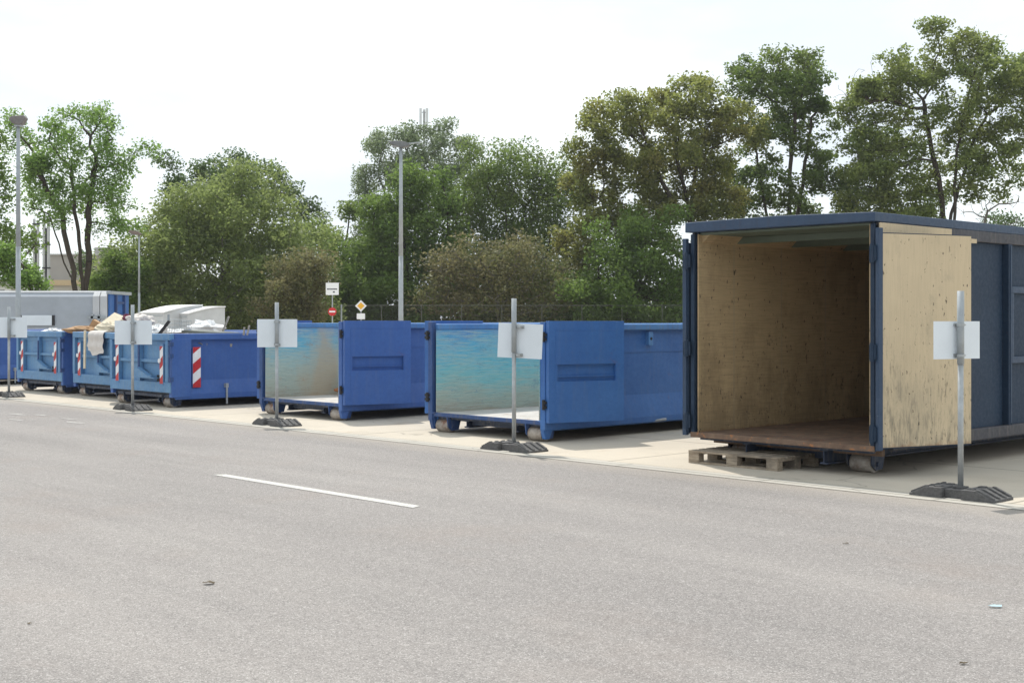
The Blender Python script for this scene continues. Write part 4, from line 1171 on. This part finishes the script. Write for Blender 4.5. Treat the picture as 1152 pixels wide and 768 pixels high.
# ------------------------------------------------------------------ sky and sun
w = bpy.data.worlds.new('World'); bpy.context.scene.world = w; w.use_nodes = True
nt = w.node_tree; nt.nodes.clear()
out = nt.nodes.new('ShaderNodeOutputWorld'); bg = nt.nodes.new('ShaderNodeBackground')
sky = nt.nodes.new('ShaderNodeTexSky'); sky.sky_type = 'NISHITA'; sky.sun_disc = False
sunv = Vector((-.187, .607, 1)).normalized()
elev = math.asin(sunv.z); az = math.atan2(sunv.x, sunv.y)
sky.sun_elevation = elev; sky.sun_rotation = az % (2*math.pi)
sky.air_density = 1.0; sky.dust_density = 3.0; sky.ozone_density = 1.0
tc = nt.nodes.new('ShaderNodeTexCoord'); mp = nt.nodes.new('ShaderNodeMapping'); mp.inputs['Scale'].default_value = (1, 1, 3.0)
no = nt.nodes.new('ShaderNodeTexNoise'); no.inputs['Scale'].default_value = 2.2; no.inputs['Detail'].default_value = 6; no.inputs['Roughness'].default_value = .55
rp = nt.nodes.new('ShaderNodeValToRGB'); rp.color_ramp.elements[0].position = .30; rp.color_ramp.elements[0].color = (.72,.72,.72,1)
rp.color_ramp.elements[1].position = .55; rp.color_ramp.elements[1].color = (1,1,1,1)
mx = nt.nodes.new('ShaderNodeMix'); mx.data_type = 'RGBA'; mx.inputs[7].default_value = (9.0, 9.9, 11.2, 1)
n2 = nt.nodes.new('ShaderNodeTexNoise'); n2.inputs['Scale'].default_value = 3.0; n2.inputs['Detail'].default_value = 5
r2 = nt.nodes.new('ShaderNodeValToRGB'); r2.color_ramp.elements[0].position = .38; r2.color_ramp.elements[0].color = (.72,.79,.86,1)
r2.color_ramp.elements[1].position = .6; r2.color_ramp.elements[1].color = (.92,.99,1,1)
sc2 = nt.nodes.new('ShaderNodeVectorMath'); sc2.operation = 'SCALE'; sc2.inputs['Scale'].default_value = 11.0
nt.links.new(mp.outputs[0], n2.inputs['Vector']); nt.links.new(n2.outputs['Fac'], r2.inputs[0]); nt.links.new(r2.outputs[0], sc2.inputs[0]); nt.links.new(sc2.outputs[0], mx.inputs[7])
nt.links.new(tc.outputs['Generated'], mp.inputs[0]); nt.links.new(mp.outputs[0], no.inputs['Vector'])
nt.links.new(no.outputs['Fac'], rp.inputs[0]); nt.links.new(rp.outputs[0], mx.inputs[0])
nt.links.new(sky.outputs[0], mx.inputs[6]); nt.links.new(mx.outputs[2], bg.inputs[0]); nt.links.new(bg.outputs[0], out.inputs[0])
bg.inputs[1].default_value = .10
sl = bpy.data.lights.new('sun', 'SUN'); sl.energy = 3.3; sl.angle = R(1.0); sl.color = (1, .95, .87)
so = bpy.data.objects.new('sun', sl); C.objects.link(so); so.rotation_euler = sunv.to_track_quat('Z', 'Y').to_euler()
so.location = (0, 0, 40)

hm = bpy.data.materials.new('haze'); hm.use_nodes = True; hn = hm.node_tree; hn.nodes.clear()
ho_ = hn.nodes.new('ShaderNodeOutputMaterial'); hv = hn.nodes.new('ShaderNodeVolumePrincipled')
hv.inputs['Color'].default_value = (.93, .95, 1, 1); hv.inputs['Density'].default_value = .0003; hv.inputs['Anisotropy'].default_value = .3
hn.links.new(hv.outputs[0], ho_.inputs['Volume'])
hz = MB(); hz.box(-950, 950, -950, 950, -1.0, 34)
ho = hz.build('haze', hm); ho['kind'] = 'stuff'; ho['label'] = 'thin summer haze over the whole yard'; ho['category'] = 'haze'

cam = bpy.data.cameras.new('camera'); co = bpy.data.objects.new('camera', cam); C.objects.link(co)
co.location = (0, 0, EYE); co.rotation_euler = (R(90), 0, 0)
cam.lens = F/1152*36; cam.sensor_width = 36; cam.shift_y = -(384-HOR)/1152; cam.clip_end = 3000; cam.clip_start = .1
sc = bpy.context.scene; sc.camera = co
sc.view_settings.view_transform = 'Standard'; sc.view_settings.look = 'None'; sc.view_settings.gamma = 1
sc.view_settings.use_curve_mapping = False; sc.view_settings.exposure = .25
sc.cycles.max_bounces = 8; sc.cycles.transparent_max_bounces = 8
